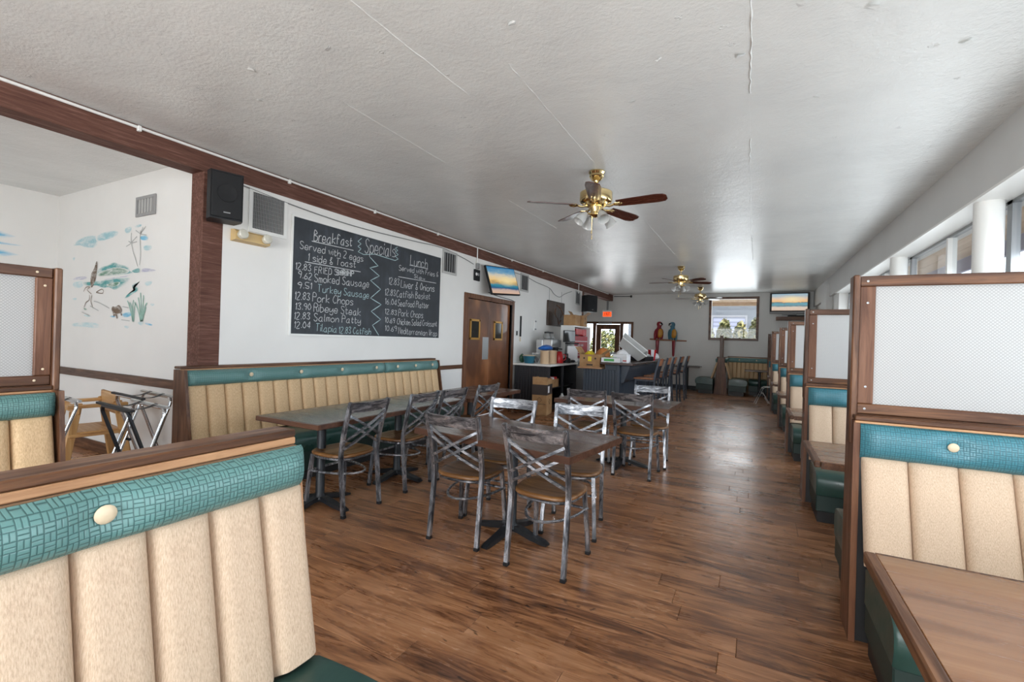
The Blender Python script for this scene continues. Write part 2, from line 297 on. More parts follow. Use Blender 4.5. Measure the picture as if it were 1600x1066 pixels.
# ------------------------------------------------------------------ mesh builder
class MB:
    def __init__(s): s.v = []; s.f = []
    def add(s, verts, faces):
        o = len(s.v); s.v += [tuple(p) for p in verts]; s.f += [tuple(i + o for i in f) for f in faces]; return s
    def box(s, x0, x1, y0, y1, z0, z1, bev=0., seg=1, rot=None, at=None):
        bm = bmesh.new(); bmesh.ops.create_cube(bm, size=1)
        for v in bm.verts: v.co = Vector(((x0 + x1) / 2 + v.co.x * (x1 - x0), (y0 + y1) / 2 + v.co.y * (y1 - y0), (z0 + z1) / 2 + v.co.z * (z1 - z0)))
        if bev > 0: bmesh.ops.bevel(bm, geom=bm.edges[:], offset=bev, segments=seg, affect='EDGES', profile=.5)
        M = Matrix.Identity(4)
        if rot is not None: M = rot.to_4x4()
        if at is not None: M = Matrix.Translation(at) @ M
        bm.verts.index_update()
        s.add([M @ v.co for v in bm.verts], [[v.index for v in f.verts] for f in bm.faces]); bm.free(); return s
    def prism(s, poly, axis, a, b):
        # poly: 2D points in the two remaining axes order
        def mk(u, v, t): return {0: (t, u, v), 1: (u, t, v), 2: (u, v, t)}[axis]
        n = len(poly); vs = [mk(u, v, a) for u, v in poly] + [mk(u, v, b) for u, v in poly]
        fs = [list(range(n))[::-1], list(range(n, 2 * n))] + [[i, (i + 1) % n, n + (i + 1) % n, n + i] for i in range(n)]
        return s.add(vs, fs)
    def tube(s, path, r, n=8, caps=True, closed=False, ry=None, refup=None):
        P = [Vector(p) for p in path]; m = len(P); R = r if isinstance(r, (list, tuple)) else [r] * m
        vs = []; upv = Vector(refup) if refup else None
        for i, p in enumerate(P):
            if closed: d = P[(i + 1) % m] - P[i - 1]
            else: d = P[min(i + 1, m - 1)] - P[max(i - 1, 0)]
            d.normalize()
            u = upv or (Vector((0, 0, 1)) if abs(d.z) < .9 else Vector((0, 1, 0)))
            a = d.cross(u).normalized(); b = a.cross(d).normalized()
            k = (ry / r) if ry and not isinstance(r, (list, tuple)) else 1.
            for j in range(n):
                t = 2 * PI * (j + .5) / n
                q = math.sqrt(2) if n == 4 else 1
                vs.append(p + (a * math.cos(t) + b * math.sin(t) * k) * R[i] * q)
        fs = []
        for i in range(m if closed else m - 1):
            for j in range(n):
                i2 = (i + 1) % m; fs.append([i * n + j, i * n + (j + 1) % n, i2 * n + (j + 1) % n, i2 * n + j])
        if caps and not closed: fs += [list(range(n))[::-1], [(m - 1) * n + j for j in range(n)]]
        return s.add(vs, fs)
    def lathe(s, prof, n=20, at=(0, 0, 0), M=None):
        vs = []; at = Vector(at)
        for r, z in prof:
            for j in range(n):
                p = Vector((r * math.cos(2 * PI * j / n), r * math.sin(2 * PI * j / n), z))
                if M is not None: p = M @ p
                vs.append(p + at)
        m = len(prof)
        fs = [[i * n + j, i * n + (j + 1) % n, (i + 1) * n + (j + 1) % n, (i + 1) * n + j] for i in range(m - 1) for j in range(n)]
        if prof[0][0] > 1e-4: fs.append(list(range(n))[::-1])
        if prof[-1][0] > 1e-4: fs.append([(m - 1) * n + j for j in range(n)])
        return s.add(vs, fs)
    def grid(s, fn, nu, nv):
        vs = [fn(i / nu, j / nv) for i in range(nu + 1) for j in range(nv + 1)]
        return s.add(vs, [[i * (nv + 1) + j, (i + 1) * (nv + 1) + j, (i + 1) * (nv + 1) + j + 1, i * (nv + 1) + j + 1] for i in range(nu) for j in range(nv)])
    def xf(s, M): s.v = [tuple(M @ Vector(p)) for p in s.v]; return s
    def obj(s, name, mat, parent=None, smooth=False, angle=40, loc=None):
        me = bpy.data.meshes.new(name); me.from_pydata(s.v, [], s.f); me.validate(); 
        bm = bmesh.new(); bm.from_mesh(me); bmesh.ops.recalc_face_normals(bm, faces=bm.faces[:]); bm.to_mesh(me); bm.free()
        if smooth:
            me.shade_smooth()
            try: me.set_sharp_from_angle(angle=math.radians(angle))
            except Exception: pass
        me.materials.append(MT[mat] if isinstance(mat, str) else mat)
        o = bpy.data.objects.new(name, me); COL.objects.link(o)
        if parent is not None: o.parent = parent
        if loc is not None: o.location = loc
        return o

def tag(o, label, cat, group=None):
    o['label'] = label; o['category'] = cat
    if group: o['group'] = group
    return o
def thing(name, label, cat, loc=(0, 0, 0), rz=0., group=None):
    o = bpy.data.objects.new(name, None); COL.objects.link(o); o.location = loc; o.rotation_euler = (0, 0, rz); o.empty_display_size = .1
    return tag(o, label, cat, group)
def struct(o): o['kind'] = 'structure'; return o
def kids(o): return [c for c in bpy.data.objects if c.parent == o]
def dup(root, loc=None, rz=None, label=None, group=None):
    allk = {}
    for c in bpy.data.objects: allk.setdefault(c.parent, []).append(c)
    def cp(o, par):
        c = o.copy(); COL.objects.link(c)
        if par is not None: c.parent = par; c.matrix_parent_inverse = o.matrix_parent_inverse.copy()
        for k in allk.get(o, []): cp(k, c)
        return c
    r = cp(root, None)
    if loc is not None: r.location = loc
    if rz is not None: r.rotation_euler = (0, 0, rz)
    if label: r['label'] = label
    if group: r['group'] = group
    return r
def B(*a, **k): return MB().box(*a, **k)

# ================================================================== SETTING
XL, XH, YB, YF = -4.25, 1.46, 15.4, -3.2
def cz(y): return 2.925 + .004 * y            # the ceiling rises very slightly towards the back
# floor
XA = -7.5
fl = struct(B(XA - .2, 1.9, YF - .2, YB + .2, -.12, -.0085).obj('floor', 'subfloor'))
PW, PLN = .152, 1.22
nplank = 0; rest = MB(); pm = {}
def plank_mesh(mb, x0, x1, y0, y1, g=.0007, ch=.0022, zt=0., zb=-.008):
    a = [(x0 + g, y0 + g), (x1 - g, y0 + g), (x1 - g, y1 - g), (x0 + g, y1 - g)]; c = [(x0 + g + ch, y0 + g + ch), (x1 - g - ch, y0 + g + ch), (x1 - g - ch, y1 - g - ch), (x0 + g + ch, y1 - g - ch)]
    v = [(*p, zb) for p in a] + [(*p, zt - ch * .7) for p in a] + [(*p, zt) for p in c]
    f = [[8, 9, 10, 11]] + [[i, (i + 1) % 4, 4 + (i + 1) % 4, 4 + i] for i in range(4)] + [[4 + i, 4 + (i + 1) % 4, 8 + (i + 1) % 4, 8 + i] for i in range(4)]
    mb.add(v, f)
row = 0; y = .62
rnd = random.Random(3)
spans = []
y = YF
while y < YB:
    off = rnd.random() * PLN; x = XA - off
    while x < 1.75:
        x0, x1 = max(x, XA), min(x + PLN, 1.75)
        if x1 - x0 > .05: spans.append((x0, x1, y, min(y + PW, YB)))
        x += PLN
    y += PW
for (x0, x1, y0, y1) in spans:
    near = (.9 < y0 < 7.4 and -4.3 < x0 + .6 < .9)
    # only planks inside the camera's view become separate pieces
    if near:
        c = Vector(((x0 + x1) / 2, (y0 + y1) / 2, 0)) - EYE; d = c.dot(fw)
        if d <= .5 or abs(c.dot(rt)) / d > 1.35 or nplank >= 290: near = False
    if near:
        key = (round(x1 - x0, 3), round(y1 - y0, 3))
        if key not in pm:
            mb = MB(); plank_mesh(mb, 0, key[0], 0, key[1]); o = mb.obj('plank', 'plank', fl); pm[key] = o.data
        else:
            o = bpy.data.objects.new('plank', pm[key]); COL.objects.link(o); o.parent = fl
        o.location = (x0, y0, 0); nplank += 1
    else: plank_mesh(rest, x0, x1, y0, y1)
o = rest.obj('remaining_planks', 'plank', fl); o['kind'] = 'stuff'
# ceiling
m = MB(); ya, yb = YF - .2, YB + .2
m.add([(XA - .2, ya, cz(ya)), (2.0, ya, cz(ya)), (2.0, yb, cz(yb)), (XA - .2, yb, cz(yb)), (XA - .2, ya, cz(ya) + .15), (2.0, ya, cz(ya) + .15), (2.0, yb, cz(yb) + .15), (XA - .2, yb, cz(yb) + .15)],
      [[0, 1, 2, 3], [7, 6, 5, 4], [0, 4, 5, 1], [1, 5, 6, 2], [2, 6, 7, 3], [3, 7, 4, 0]])
ceil_o = struct(m.obj('ceiling', 'ceiling'))
H = 3.05
# left wall with the double-door opening; the vestibule opens behind its end
DY0, DY1, DZ = 6.48, 8.06, 2.05
m = MB().box(XL - .12, XL, 2.46, DY0, 0, H).box(XL - .12, XL, DY0, DY1, DZ, H).box(XL - .12, XL, DY1, 12.25, 0, H)
struct(m.obj('wall_left', 'wall'))
struct(B(XA, XL - .12, 2.40, 2.52, 0, H).obj('wall_alcove_end', 'wall'))
struct(B(XA - .12, XA, YF, 2.52, 0, H).obj('wall_alcove_left', 'wall'))
struct(B(-6.6, XL - .12, 12.05, 12.17, 0, H).obj('wall_vestibule', 'wall_back'))
struct(B(-6.72, -6.6, 12.05, YB, 0, H).obj('wall_vestibule_left', 'wall_back'))
# back wall with entrance and window openings
BX0, BX1, BZ0, BZ1 = -1.17, .06, 1.62, 2.80
EX0, EX1, EZ = -5.17, -3.60, 2.03
m = MB()
for x0, x1, z0, z1 in ((-6.7, EX0, 0, H), (EX0, EX1, EZ, H), (EX1, BX0, 0, H), (BX0, BX1, 0, BZ0), (BX0, BX1, BZ1, H), (BX1, 1.95, 0, H)): m.box(x0, x1, YB, YB + .16, z0, z1)
struct(m.obj('wall_back', 'wall_back'))
# right wall: header, low wall, solid far end
YW = 11.45
m = MB().box(XH, 1.86, YF, YB, 2.545, H)
struct(m.obj('wall_right_header', 'header'))
m = MB().box(1.52, 1.72, YF, YW, 0, .93).box(1.52, 1.86, YW, YB, 0, 2.545)
struct(m.obj('wall_right', 'wall'))
struct(B(1.505, 1.74, YF, YW, .93, .97, bev=.005).obj('trim_window_sill', 'trimwhite'))
struct(B(1.40, 1.52, 12.3, 13.2, 0, 2.83).obj('trim_pilaster', 'header'))
struct(B(XH - .004, 1.72, YF, YW, 2.525, 2.544).obj('trim_header_soffit', 'trimwhite'))
# front wall behind the photographer: low wall and lintel with wide glazing between
struct(MB().box(XA, 1.86, YF - .16, YF, 0, .5).box(XA, 1.86, YF - .16, YF, 2.75, H).box(XA, -6.6, YF - .16, YF, .5, 2.75).box(1.4, 1.86, YF - .16, YF, .5, 2.75).obj('wall_front', 'wall'))
# beam, posts, chair rails, baseboards
m = MB(); y0, y1 = YF, YB
bz = lambda y: 2.735 + .003 * y
m.add([(XL - .18, y0, bz(y0)), (XL + .002, y0, bz(y0)), (XL + .002, y1, bz(y1)), (XL - .18, y1, bz(y1)), (XL - .18, y0, cz(y0)), (XL + .002, y0, cz(y0)), (XL + .002, y1, cz(y1)), (XL - .18, y1, cz(y1))],
      [[0, 1, 2, 3], [7, 6, 5, 4], [0, 4, 5, 1], [1, 5, 6, 2], [2, 6, 7, 3], [3, 7, 4, 0]])
struct(m.obj('trim_ceiling_beam', 'beam'))
struct(B(XL - .18, XL + .002, 2.285, 2.462, 0, 2.745, bev=.004).obj('trim_post', 'beamz'))
struct(B(XL - .18, XL + .004, 12.25, 12.40, 0, 2.775, bev=.004).obj('trim_end_post', 'beamz'))
struct(B(XL, XL + .022, 2.47, 6.36, .872, .935, bev=.003).obj('trim_chair_rail', 'frame1'))
struct(B(XA, XL - .18, 2.375, 2.40, .80, .885, bev=.003).obj('trim_alcove_rail', 'frame0'))
struct(B(XA, XL - .18, 2.382, 2.40, 0, .12, bev=.003).obj('baseboard_alcove', 'frame0'))
struct(B(XL, XL + .018, 2.47, 6.36, 0, .10, bev=.003).obj('baseboard_left', 'frame1'))
struct(B(EX1 + .06, 1.5, YB - .02, YB, 0, .11, bev=.003).obj('baseboard_back', 'black_vinyl'))
# round white posts at the window band
for k, yy in enumerate((-.12, 2.34, 4.80, 7.26, 9.72)):
    m = MB().lathe([(.088, .97), (.088, 2.526)], 24, (1.565, yy, 0))
    struct(m.obj('trim_window_post' if k == 0 else 'trim_window_post.%03d' % k, 'trimwhite', smooth=True))
# window band on the right
def window(name, y0, y1, z0, z1, x=1.68, n=2):
    fr = MB()
    for a, b in ((y0, y0 + .04), (y1 - .04, y1)): fr.box(x, x + .05, a, b, z0, z1)
    fr.box(x, x + .05, y0, y1, z0, z0 + .04).box(x, x + .05, y0, y1, z1 - .035, z1)
    o = struct(fr.obj(name, 'alu'))
    for k in range(1, n): 
        yy = y0 + (y1 - y0) * k / n
        B(x - .012, x + .06, yy - .022, yy + .022, z0 + .04, z1 - .035).obj('mullion', 'trimwhite', o)
    for k in range(n):
        a = y0 + (y1 - y0) * k / n; b = y0 + (y1 - y0) * (k + 1) / n
        B(x + .022, x + .028, a + .03, b - .03, z0 + .03, z1 - .03).obj('pane', 'glass', o)
ys = (YF + .02, -.12, 2.34, 4.80, 7.26, 9.72, YW)
for i in range(6): window('window_%d' % (i + 1), ys[i], ys[i + 1], .97, 2.535)
# back window: dark frame, pane
def frame_xz(x0, x1, z0, z1, t, ya, yb): return MB().box(x0, x0 + t, ya, yb, z0, z1).box(x1 - t, x1, ya, yb, z0, z1).box(x0 + t, x1 - t, ya, yb, z1 - t, z1).box(x0 + t, x1 - t, ya, yb, z0, z0 + t)
o = struct(frame_xz(-1.24, .12, 1.55, 2.87, .072, YB - .03, YB + .05).obj('window_7', 'frame0'))
B(BX0, BX1, YB + .06, YB + .066, BZ0, BZ1).obj('pane', 'glass', o)
# front glazing
o = struct(MB().box(-6.6, 1.4, YF - .11, YF - .05, .5, .56).box(-6.6, 1.4, YF - .11, YF - .05, 2.69, 2.75).obj('window_8', 'alu'))
for k in range(5): B(-6.6 + 2 * k - .03 if k else -6.6, -6.6 + 2 * k + .03, YF - .11, YF - .05, .56, 2.69).obj('mullion', 'alu', o)
B(-6.6, 1.4, YF - .085, YF - .079, .53, 2.72).obj('pane', 'glass', o)
# entrance at the back: glazed door between two sidelights
o = struct(frame_xz(-5.235, -3.535, 0, 2.085, .07, YB - .03, YB + .06).obj('door_1', 'frame2'))
for x in (-4.86, -3.92): B(x - .05, x + .05, YB - .02, YB + .06, 0, 2.015).obj('jamb', 'frame2', o)
frame_xz(-4.79, -3.985, .02, 1.99, .16, YB, YB + .045).obj('door_leaf', 'frame2', o)
B(-4.63, -4.145, YB + .02, YB + .026, .18, 1.83).obj('pane', 'glass', o)
B(-5.165, -4.91, YB + .02, YB + .026, .05, 2.015).obj('sidelight_pane', 'glass', o); B(-3.87, -3.605, YB + .02, YB + .026, .05, 2.015).obj('sidelight_pane', 'glass', o)
B(-4.70, -4.25, YB - .10, YB - .03, 2.0, 2.06, bev=.008).obj('door_closer', 'alu', o)
B(-4.75, -4.05, YB - .06, YB - .03, 1.0, 1.05, bev=.008).obj('push_bar', 'alu', o)
# double swing door to the kitchen in the left wall
o = struct(MB().box(XL - .10, XL + .022, 6.38, DY0, 0, 2.13).box(XL - .10, XL + .022, DY1, 8.16, 0, 2.13).box(XL - .10, XL + .022, DY0, DY1, 2.05, 2.13).obj('door_2', 'red2'))
B(XL + .0, XL + .02, DY1 - .005, DY1 + .075, 0, 2.05).obj('dark_jamb', 'black', o)
for k, (a, b) in enumerate(((DY0 + .004, 7.262), (7.268, DY1 - .006))):
    lf = B(XL - .07, XL - .028, a, b, .01, 2.045, bev=.003).obj('door_leaf', 'door', o)
    c = (6.78, 7.60)[k]
    MB().box(XL - .03, XL - .014, c - .16, c - .125, 1.355, 1.70).box(XL - .03, XL - .014, c + .125, c + .16, 1.355, 1.70).box(XL - .03, XL - .014, c - .16, c + .16, 1.67, 1.705).box(XL - .03, XL - .014, c - .16, c + .16, 1.35, 1.385).obj('window_trim', 'goldframe', lf)
    B(XL - .03, XL - .022, c - .125, c + .125, 1.385, 1.67).obj('pane', 'darkglass', lf)
B(XL - .029, XL - .023, 7.05, 7.25, 1.0, 1.40).obj('push_plate', 'plate', o)
# white conduit along the beam top, straps and drops
m = MB().tube([(XL + .018, -3.0, cz(-3) - .024), (XL + .018, 14.8, cz(14.8) - .024)], .011, 8)
cond = tag(m.obj('conduit', 'trimwhite', smooth=True), 'long thin white conduit running along the top of the brown beam', 'conduit')
for yy in (.9, 1.8, 3.1, 4.3, 5.6, 8.0, 9.5): B(XL + .0025, XL + .032, yy - .012, yy + .012, cz(yy) - .052, cz(yy) - .010, bev=.003).obj('strap', 'trimwhite', cond)
for yy, z1 in ((6.72, 2.55), (11.9, 2.68)): MB().tube([(XL + .018, yy, cz(yy) - .03), (XL + .018, yy, z1)], .010, 8).obj('drop_pipe', 'trimwhite', cond)

# raised seams and peeling paint on the ceiling
rr = random.Random(5)
def ridge(name, pts, wd, th):
    P = []
    for (xa, ya), (xb, yb_) in zip(pts, pts[1:]):
        n_ = max(2, int(math.hypot(xb - xa, yb_ - ya) / .05))
        P += [(xa + (xb - xa) * i / n_ + rr.uniform(-.004, .004), ya + (yb_ - ya) * i / n_) for i in range(n_)]
    P.append(pts[-1]); v = []
    for i, (x, y) in enumerate(P):
        a, b = P[max(i - 1, 0)], P[min(i + 1, len(P) - 1)]; dx, dy = b[0] - a[0], b[1] - a[1]; l = math.hypot(dx, dy); w_ = wd * rr.uniform(.4, 1.2); nx, ny = -dy / l * w_, dx / l * w_; z = cz(y); t_ = th * rr.uniform(.3, 1.2)
        v += [(x - nx, y - ny, z + .001), (x + nx * .2, y + ny * .2, z - t_), (x + nx, y + ny, z + .001)]
    MB().add(v, [[3 * i + j, 3 * i + j + 1, 3 * i + j + 4, 3 * i + j + 3] for i in range(len(P) - 1) for j in (0, 1)]).obj(name, 'ceiling', ceil_o)
for pts in ([(-.06, 1.7), (-.05, 2.5), (-.06, 3.2)], [(-.06, 3.9), (-.07, 4.4)], [(-1.72, 1.5), (-1.70, 1.9), (-1.67, 2.5)], [(-1.28, 2.3), (-1.28, 3.9)], [(-2.5, 2.2), (-2.5, 3.4)], [(-1.28, 6.2), (-1.27, 8.5)], [(-.06, 7.5), (-.05, 9.5)], [(-2.5, 4.6), (-2.49, 6.0)]): ridge('seam_ridge', pts, .006 if pts[0][0] > -.1 else .0035, .006 if pts[0][0] > -.1 else .003)
for x, y in ((-.28, 2.02), (-.33, 1.9), (-3.0, 1.95), (-3.4, 2.1), (-2.7, 1.7), (.35, 2.1), (.15, 2.45), (.42, 2.6), (-.5, 2.6), (.9, 3.1), (.75, 2.3), (-.1, 2.75), (-2.1, 1.75), (-1.1, 2.0), (-.75, 3.0), (.3, 3.4)):
    n_ = 6; v = []; s_ = rr.uniform(.012, .03); a0 = rr.uniform(0, 6)
    for k in range(n_): a = a0 + 2 * PI * k / n_; q = s_ * rr.uniform(.5, 1.3); v.append((x + q * math.cos(a) * 1.6, y + q * math.sin(a), cz(y) + .001 - (rr.uniform(.006, .014) if k < 3 else 0)))
    v.append((x, y, cz(y) - .006)); MB().add(v, [[k, (k + 1) % n_, n_] for k in range(n_)]).obj('paint_flake', 'ceiling', ceil_o)

# ================================================================== BOOTHS
def lerp(a, b, t): return a + (b - a) * t
def channel_mb(w, y_of, z0, z1, depth=.04, nu=10, nv=8, sgn=-1):
    # one upright padded channel: convex across its width, rounded off at both ends
    def fn(u, v):
        a = math.sin(PI * (u - .5)); v = .5 + .5 * math.sin(PI * (v - .5)); x = a * w / 2
        prof = (1 - abs(a) ** 4.5) ** .45
        t = v; e = min(1., (min(t, 1 - t) * (z1 - z0) / .014)); endp = math.sqrt(max(0, 1 - (1 - e) ** 2))
        z = lerp(z0, z1, v)
        return (x, y_of(z) + sgn * depth * prof * (.35 + .65 * endp), z)
    return MB().grid(fn, nu, nv)
def headrest_mb(x0, x1, yb, z0, z1, depth, sgn, buttons=(), nv=12, bd=.03, rake=0.):
    nx = max(8, int((x1 - x0) / .03))
    def fn(u, v):
        x = lerp(x0, x1, u); z = lerp(z0, z1, v); a = 2 * v - 1
        e = min(1., min(u, 1 - u) * (x1 - x0) / .05); endp = math.sqrt(max(0, 1 - (1 - e) ** 2))
        d = depth * (1 - abs(a) ** 2.6) ** .55 * (.25 + .75 * endp)
        for bx, bz in buttons: 
            r2 = ((x - bx) / .055) ** 2 + ((z - bz) / .045) ** 2
            d -= bd * math.exp(-r2)
        return (x, yb(z) + sgn * d, z)
    return MB().grid(fn, nx, nv)
def seat_mb(x0, x1, yback, yfront, z0, z1):
    # cushion with a rounded front roll and a gently crowned top
    s = 1 if yfront > yback else -1; D = abs(yfront - yback); nu = 14; h = z1 - z0
    prof = [(0, z0), (0, z1 - .015)]
    prof += [(D * t, z1 + .012 * math.sin(PI * t)) for t in (.12, .3, .5, .7, .82)]
    for k in range(1, 7):
        a = PI / 2 * (1 - k / 6); prof.append((D - .06 + .06 * math.cos(a) , z1 - .075 + .075 * math.sin(a)))
    prof += [(D, z1 - .11), (D - .02, z0)]
    n = len(prof); xs = [x0, x0 + .012, x1 - .012, x1]; vs = []
    cyy = D / 2; czz = (z0 + z1) / 2
    for i, x in enumerate(xs):
        k = .965 if i in (0, 3) else 1.
        vs += [(x, yback + s * (cyy + (p - cyy) * k), czz + (q - czz) * k) for p, q in prof]
    fs = [list(range(n))[::-1], [3 * n + j for j in range(n)]] + [[i * n + j, i * n + (j + 1) % n, (i + 1) * n + (j + 1) % n, (i + 1) * n + j] for i in range(3) for j in range(n)]
    return MB().add(vs, fs)
CHAN = {}
def bench(name, label, L, chans, loc, rz, group=None, double=False, teal='teal', tan='tan', buttons=(), seatz=.42, yt=-.10, yb=-.20, zc=.905, zt=1.025, ztop=1.065, seat_d=.46, ends=(True, True), cap=(-.05, .05), head_split=None, half=.10, seat_x=None, chan_z0=None):
    """local frame: x along the bench, -y the sitting side, origin at one end of the back on the floor"""
    t = thing(name, label, 'booth bench', loc, rz, group)
    cz0 = chan_z0 or seatz + .005
    for sgn in ((-1, 1) if double else (-1,)):
        yl = lambda z, s=sgn: -s * lerp(yb, yt, (z - seatz) / (zc - seatz))
        w = (L - .02) / chans
        key = (round(w, 4), yb, yt, seatz, zc, sgn)
        for k in range(chans):
            if key not in CHAN:
                o = channel_mb(w * .996, lambda z: yl(z) + sgn * -.03, cz0, zc + .012, .045, nu=14, nv=10, sgn=sgn).obj('back_channel', tan, t, smooth=True, angle=60); CHAN[key] = o.data
            else:
                o = bpy.data.objects.new('back_channel', CHAN[key]); COL.objects.link(o); o.parent = t
                if CHAN[key].materials[0] != MT[tan]: o.data = CHAN[key] = CHAN[key].copy(); o.data.materials[0] = MT[tan]
            o.location = (.01 + w * (k + .5), 0, 0)
        segs = [(.004, L - .004)] if not head_split else [(.004, head_split - .004), (head_split + .004, L - .004)]
        for a, b in segs:
            bt = [(bx, (zc + zt) / 2 + .012) for bx in buttons if a < bx < b]
            hd = headrest_mb(a, b, lambda z, s=sgn: -s * (yt + .02), zc, zt, .058, sgn, bt).obj('headrest', teal, t, smooth=True, angle=70)
            for bx, bz in bt:
                M = Matrix.Translation((bx, sgn * (-yt - .02 + .036), bz)) @ Matrix.Rotation(PI / 2 * (1 if sgn < 0 else -1), 4, 'X')
                MB().lathe([(.019, 0), (.0195, .003), (.016, .007), (.008, .009), (.0001, .0095)], 16).xf(M).obj('button', 'button', hd, smooth=True)
        x0, x1 = seat_x or (.012, L - .012)
        ys, ysf = sgn * abs(yb + .06), sgn * (abs(yb) + seat_d)
        seat_mb(x0, x1, ys, ysf, seatz - .17, seatz).obj('seat_cushion', 'green', t, smooth=True, angle=50)
        MB().box(x0 + .004, x1 - .004, min(ys, ysf - sgn * .03), max(ys, ysf - sgn * .03), .10, seatz - .172, bev=.006).obj('seat_base', 'green_side', t)
        MB().box(x0 + .02, x1 - .02, min(ys, ysf - sgn * .09), max(ys, ysf - sgn * .09), 0, .099).obj('kick_board', 'black_vinyl', t)
    # wooden carcase behind the upholstery
    hy = abs(yt) - .022
    if double: B(.004, L - .004, -hy, hy, 0, zt - .004).obj('back_core', 'black_vinyl', t)
    else:
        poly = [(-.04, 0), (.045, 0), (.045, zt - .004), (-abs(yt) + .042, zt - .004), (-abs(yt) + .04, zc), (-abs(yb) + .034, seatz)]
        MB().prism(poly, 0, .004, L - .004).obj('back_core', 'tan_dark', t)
    c0, c1 = (-abs(yt) + .0, abs(yt) - .0) if double else cap
    B(-.02, L + (.0), c0, c1, ztop - .022, ztop, bev=.004).obj('cap_board', 'frame0', t)
    for sg in ((-1, 1) if double else (-1,)):
        yy = c0 if sg < 0 else c1
        B(-.02, L, min(yy, yy + sg * -.02), max(yy, yy + sg * -.02), zt - .002, ztop - .023, bev=.003).obj('cap_edge', 'orange0', t)
    return t
def end_panel(t, x0, x1, poly, mat='frame2'):
    return MB().prism(poly, 0, x0, x1).obj('end_panel', mat, t)
def screen(t, x0, L, zb, ztop, zdrop, yc=0., ex=-.03, far=True):
    """timber privacy screen fixed on top of the bench back"""
    B(x0, L, yc - .02, yc + .02, ztop - .05, ztop, bev=.004).obj('screen_top_rail', 'frame0', t)
    B(x0, L, yc - .02, yc + .02, zb, zb + .048, bev=.004).obj('screen_bottom_rail', 'frame0', t)
    B(x0, x0 + .062, yc - .021, yc + .017, zb + .049, ztop - .051, bev=.003).obj('screen_stile', 'red2', t)
    if far: B(L - .062, L, yc - .021, yc + .017, zb + .049, ztop - .051, bev=.003).obj('screen_stile', 'red2', t)
    B(x0 + .05, L - (.05 if far else 0), yc - .003, yc + .003, zb + .04, ztop - .042).obj('screen_pane', 'pane', t)
    B(ex - .001, ex + .028, yc - .045, yc + .045, zdrop, ztop + .004, bev=.006).obj('screen_end_board', 'frame2', t)
    for px, pz in ((x0 + .03, ztop - .025), (x0 + .03, zb + .024), (x0 + .031, zb + .13), (x0 + .031, ztop - .13)):
        MB().lathe([(.006, 0), (.005, .003), (.0001, .0035)], 10).xf(Matrix.Translation((px, yc - .0205, pz)) @ Matrix.Rotation(PI / 2, 4, 'X')).obj('screw', 'alu', t)

# right-hand row: double benches with screens, sitting sides towards and away from the photographer
right = [(.452, 2.79), (.442, 4.99), (.432, 7.19), (.425, 9.39), (.372, 11.59), (.362, 13.79)]
r_lab = ['blue-green and tan double booth bench on the window side nearest the camera, large white screen',
         'second double booth bench from the camera on the window side, with white screen',
         'third double booth bench from the camera on the window side, with white screen',
         'fourth double booth bench from the camera on the window side, with white screen',
         'fifth double booth bench from the camera on the window side, with white screen',
         'farthest double booth bench of the window side row, close to the back wall']
def right_bench(x, y, lab):
    L = 1.50 - x
    t = bench('booth_bench', lab, L, 6 if L < 1.1 else 7, (x, y, 0), 0, 'double benches along the windows', True, 'teal_skylit', 'tan', buttons=(.325, .80), seatz=.40, yt=-.115, yb=-.255, zc=.862, zt=1.026, ztop=1.058, seat_d=.44, seat_x=(.02, L - .01))
    end_panel(t, -.022, .003, [(-.115, 0), (.115, 0), (.10, 1.033), (-.10, 1.033)], 'red2')
    screen(t, .0, L, 1.06, 1.725, .915, 0, ex=-.030)
    return t
for (x, y), lab in zip(right, r_lab): right_bench(x, y, lab)

# long bench under the chalkboard, single, facing the room
t = bench('booth_bench', 'long green and tan wall bench below the chalkboard', 3.40, 22, (XL + .062, 2.115, 0), PI / 2, None, False, 'teal', 'tan2', buttons=(.545, 1.075, 1.605, 2.14, 2.52, 2.88, 3.25), seatz=.45, yt=-.09, yb=-.17, zc=.895, zt=1.03, ztop=1.062, head_split=2.30, seat_d=.42)
end_panel(t, -.022, .003, [(.052, 0), (-.26, 0), (-.20, .45), (-.10, 1.035), (.052, 1.035)], 'frame2')
end_panel(t, 3.397, 3.42, [(.052, 0), (-.26, 0), (-.20, .45), (-.10, 1.035), (.052, 1.035)], 'frame2')
# near-left bench with its sitting side to the aisle
t = bench('booth_bench', 'green basket-weave and tan bench in the left foreground', 1.855, 14, (-1.27, -.91, 0), PI / 2, None, False, 'teal', 'tan', buttons=(.30, .83, 1.365), seatz=.44, yt=-.095, yb=-.185, zc=.912, zt=1.03, ztop=1.072, cap=(-.045, .045), seat_d=.44)
end_panel(t, 1.8505, 1.858, [(.045, 0), (-.14, 0), (-.14, .44), (-.062, 1.02), (.045, 1.02)], 'orange2')
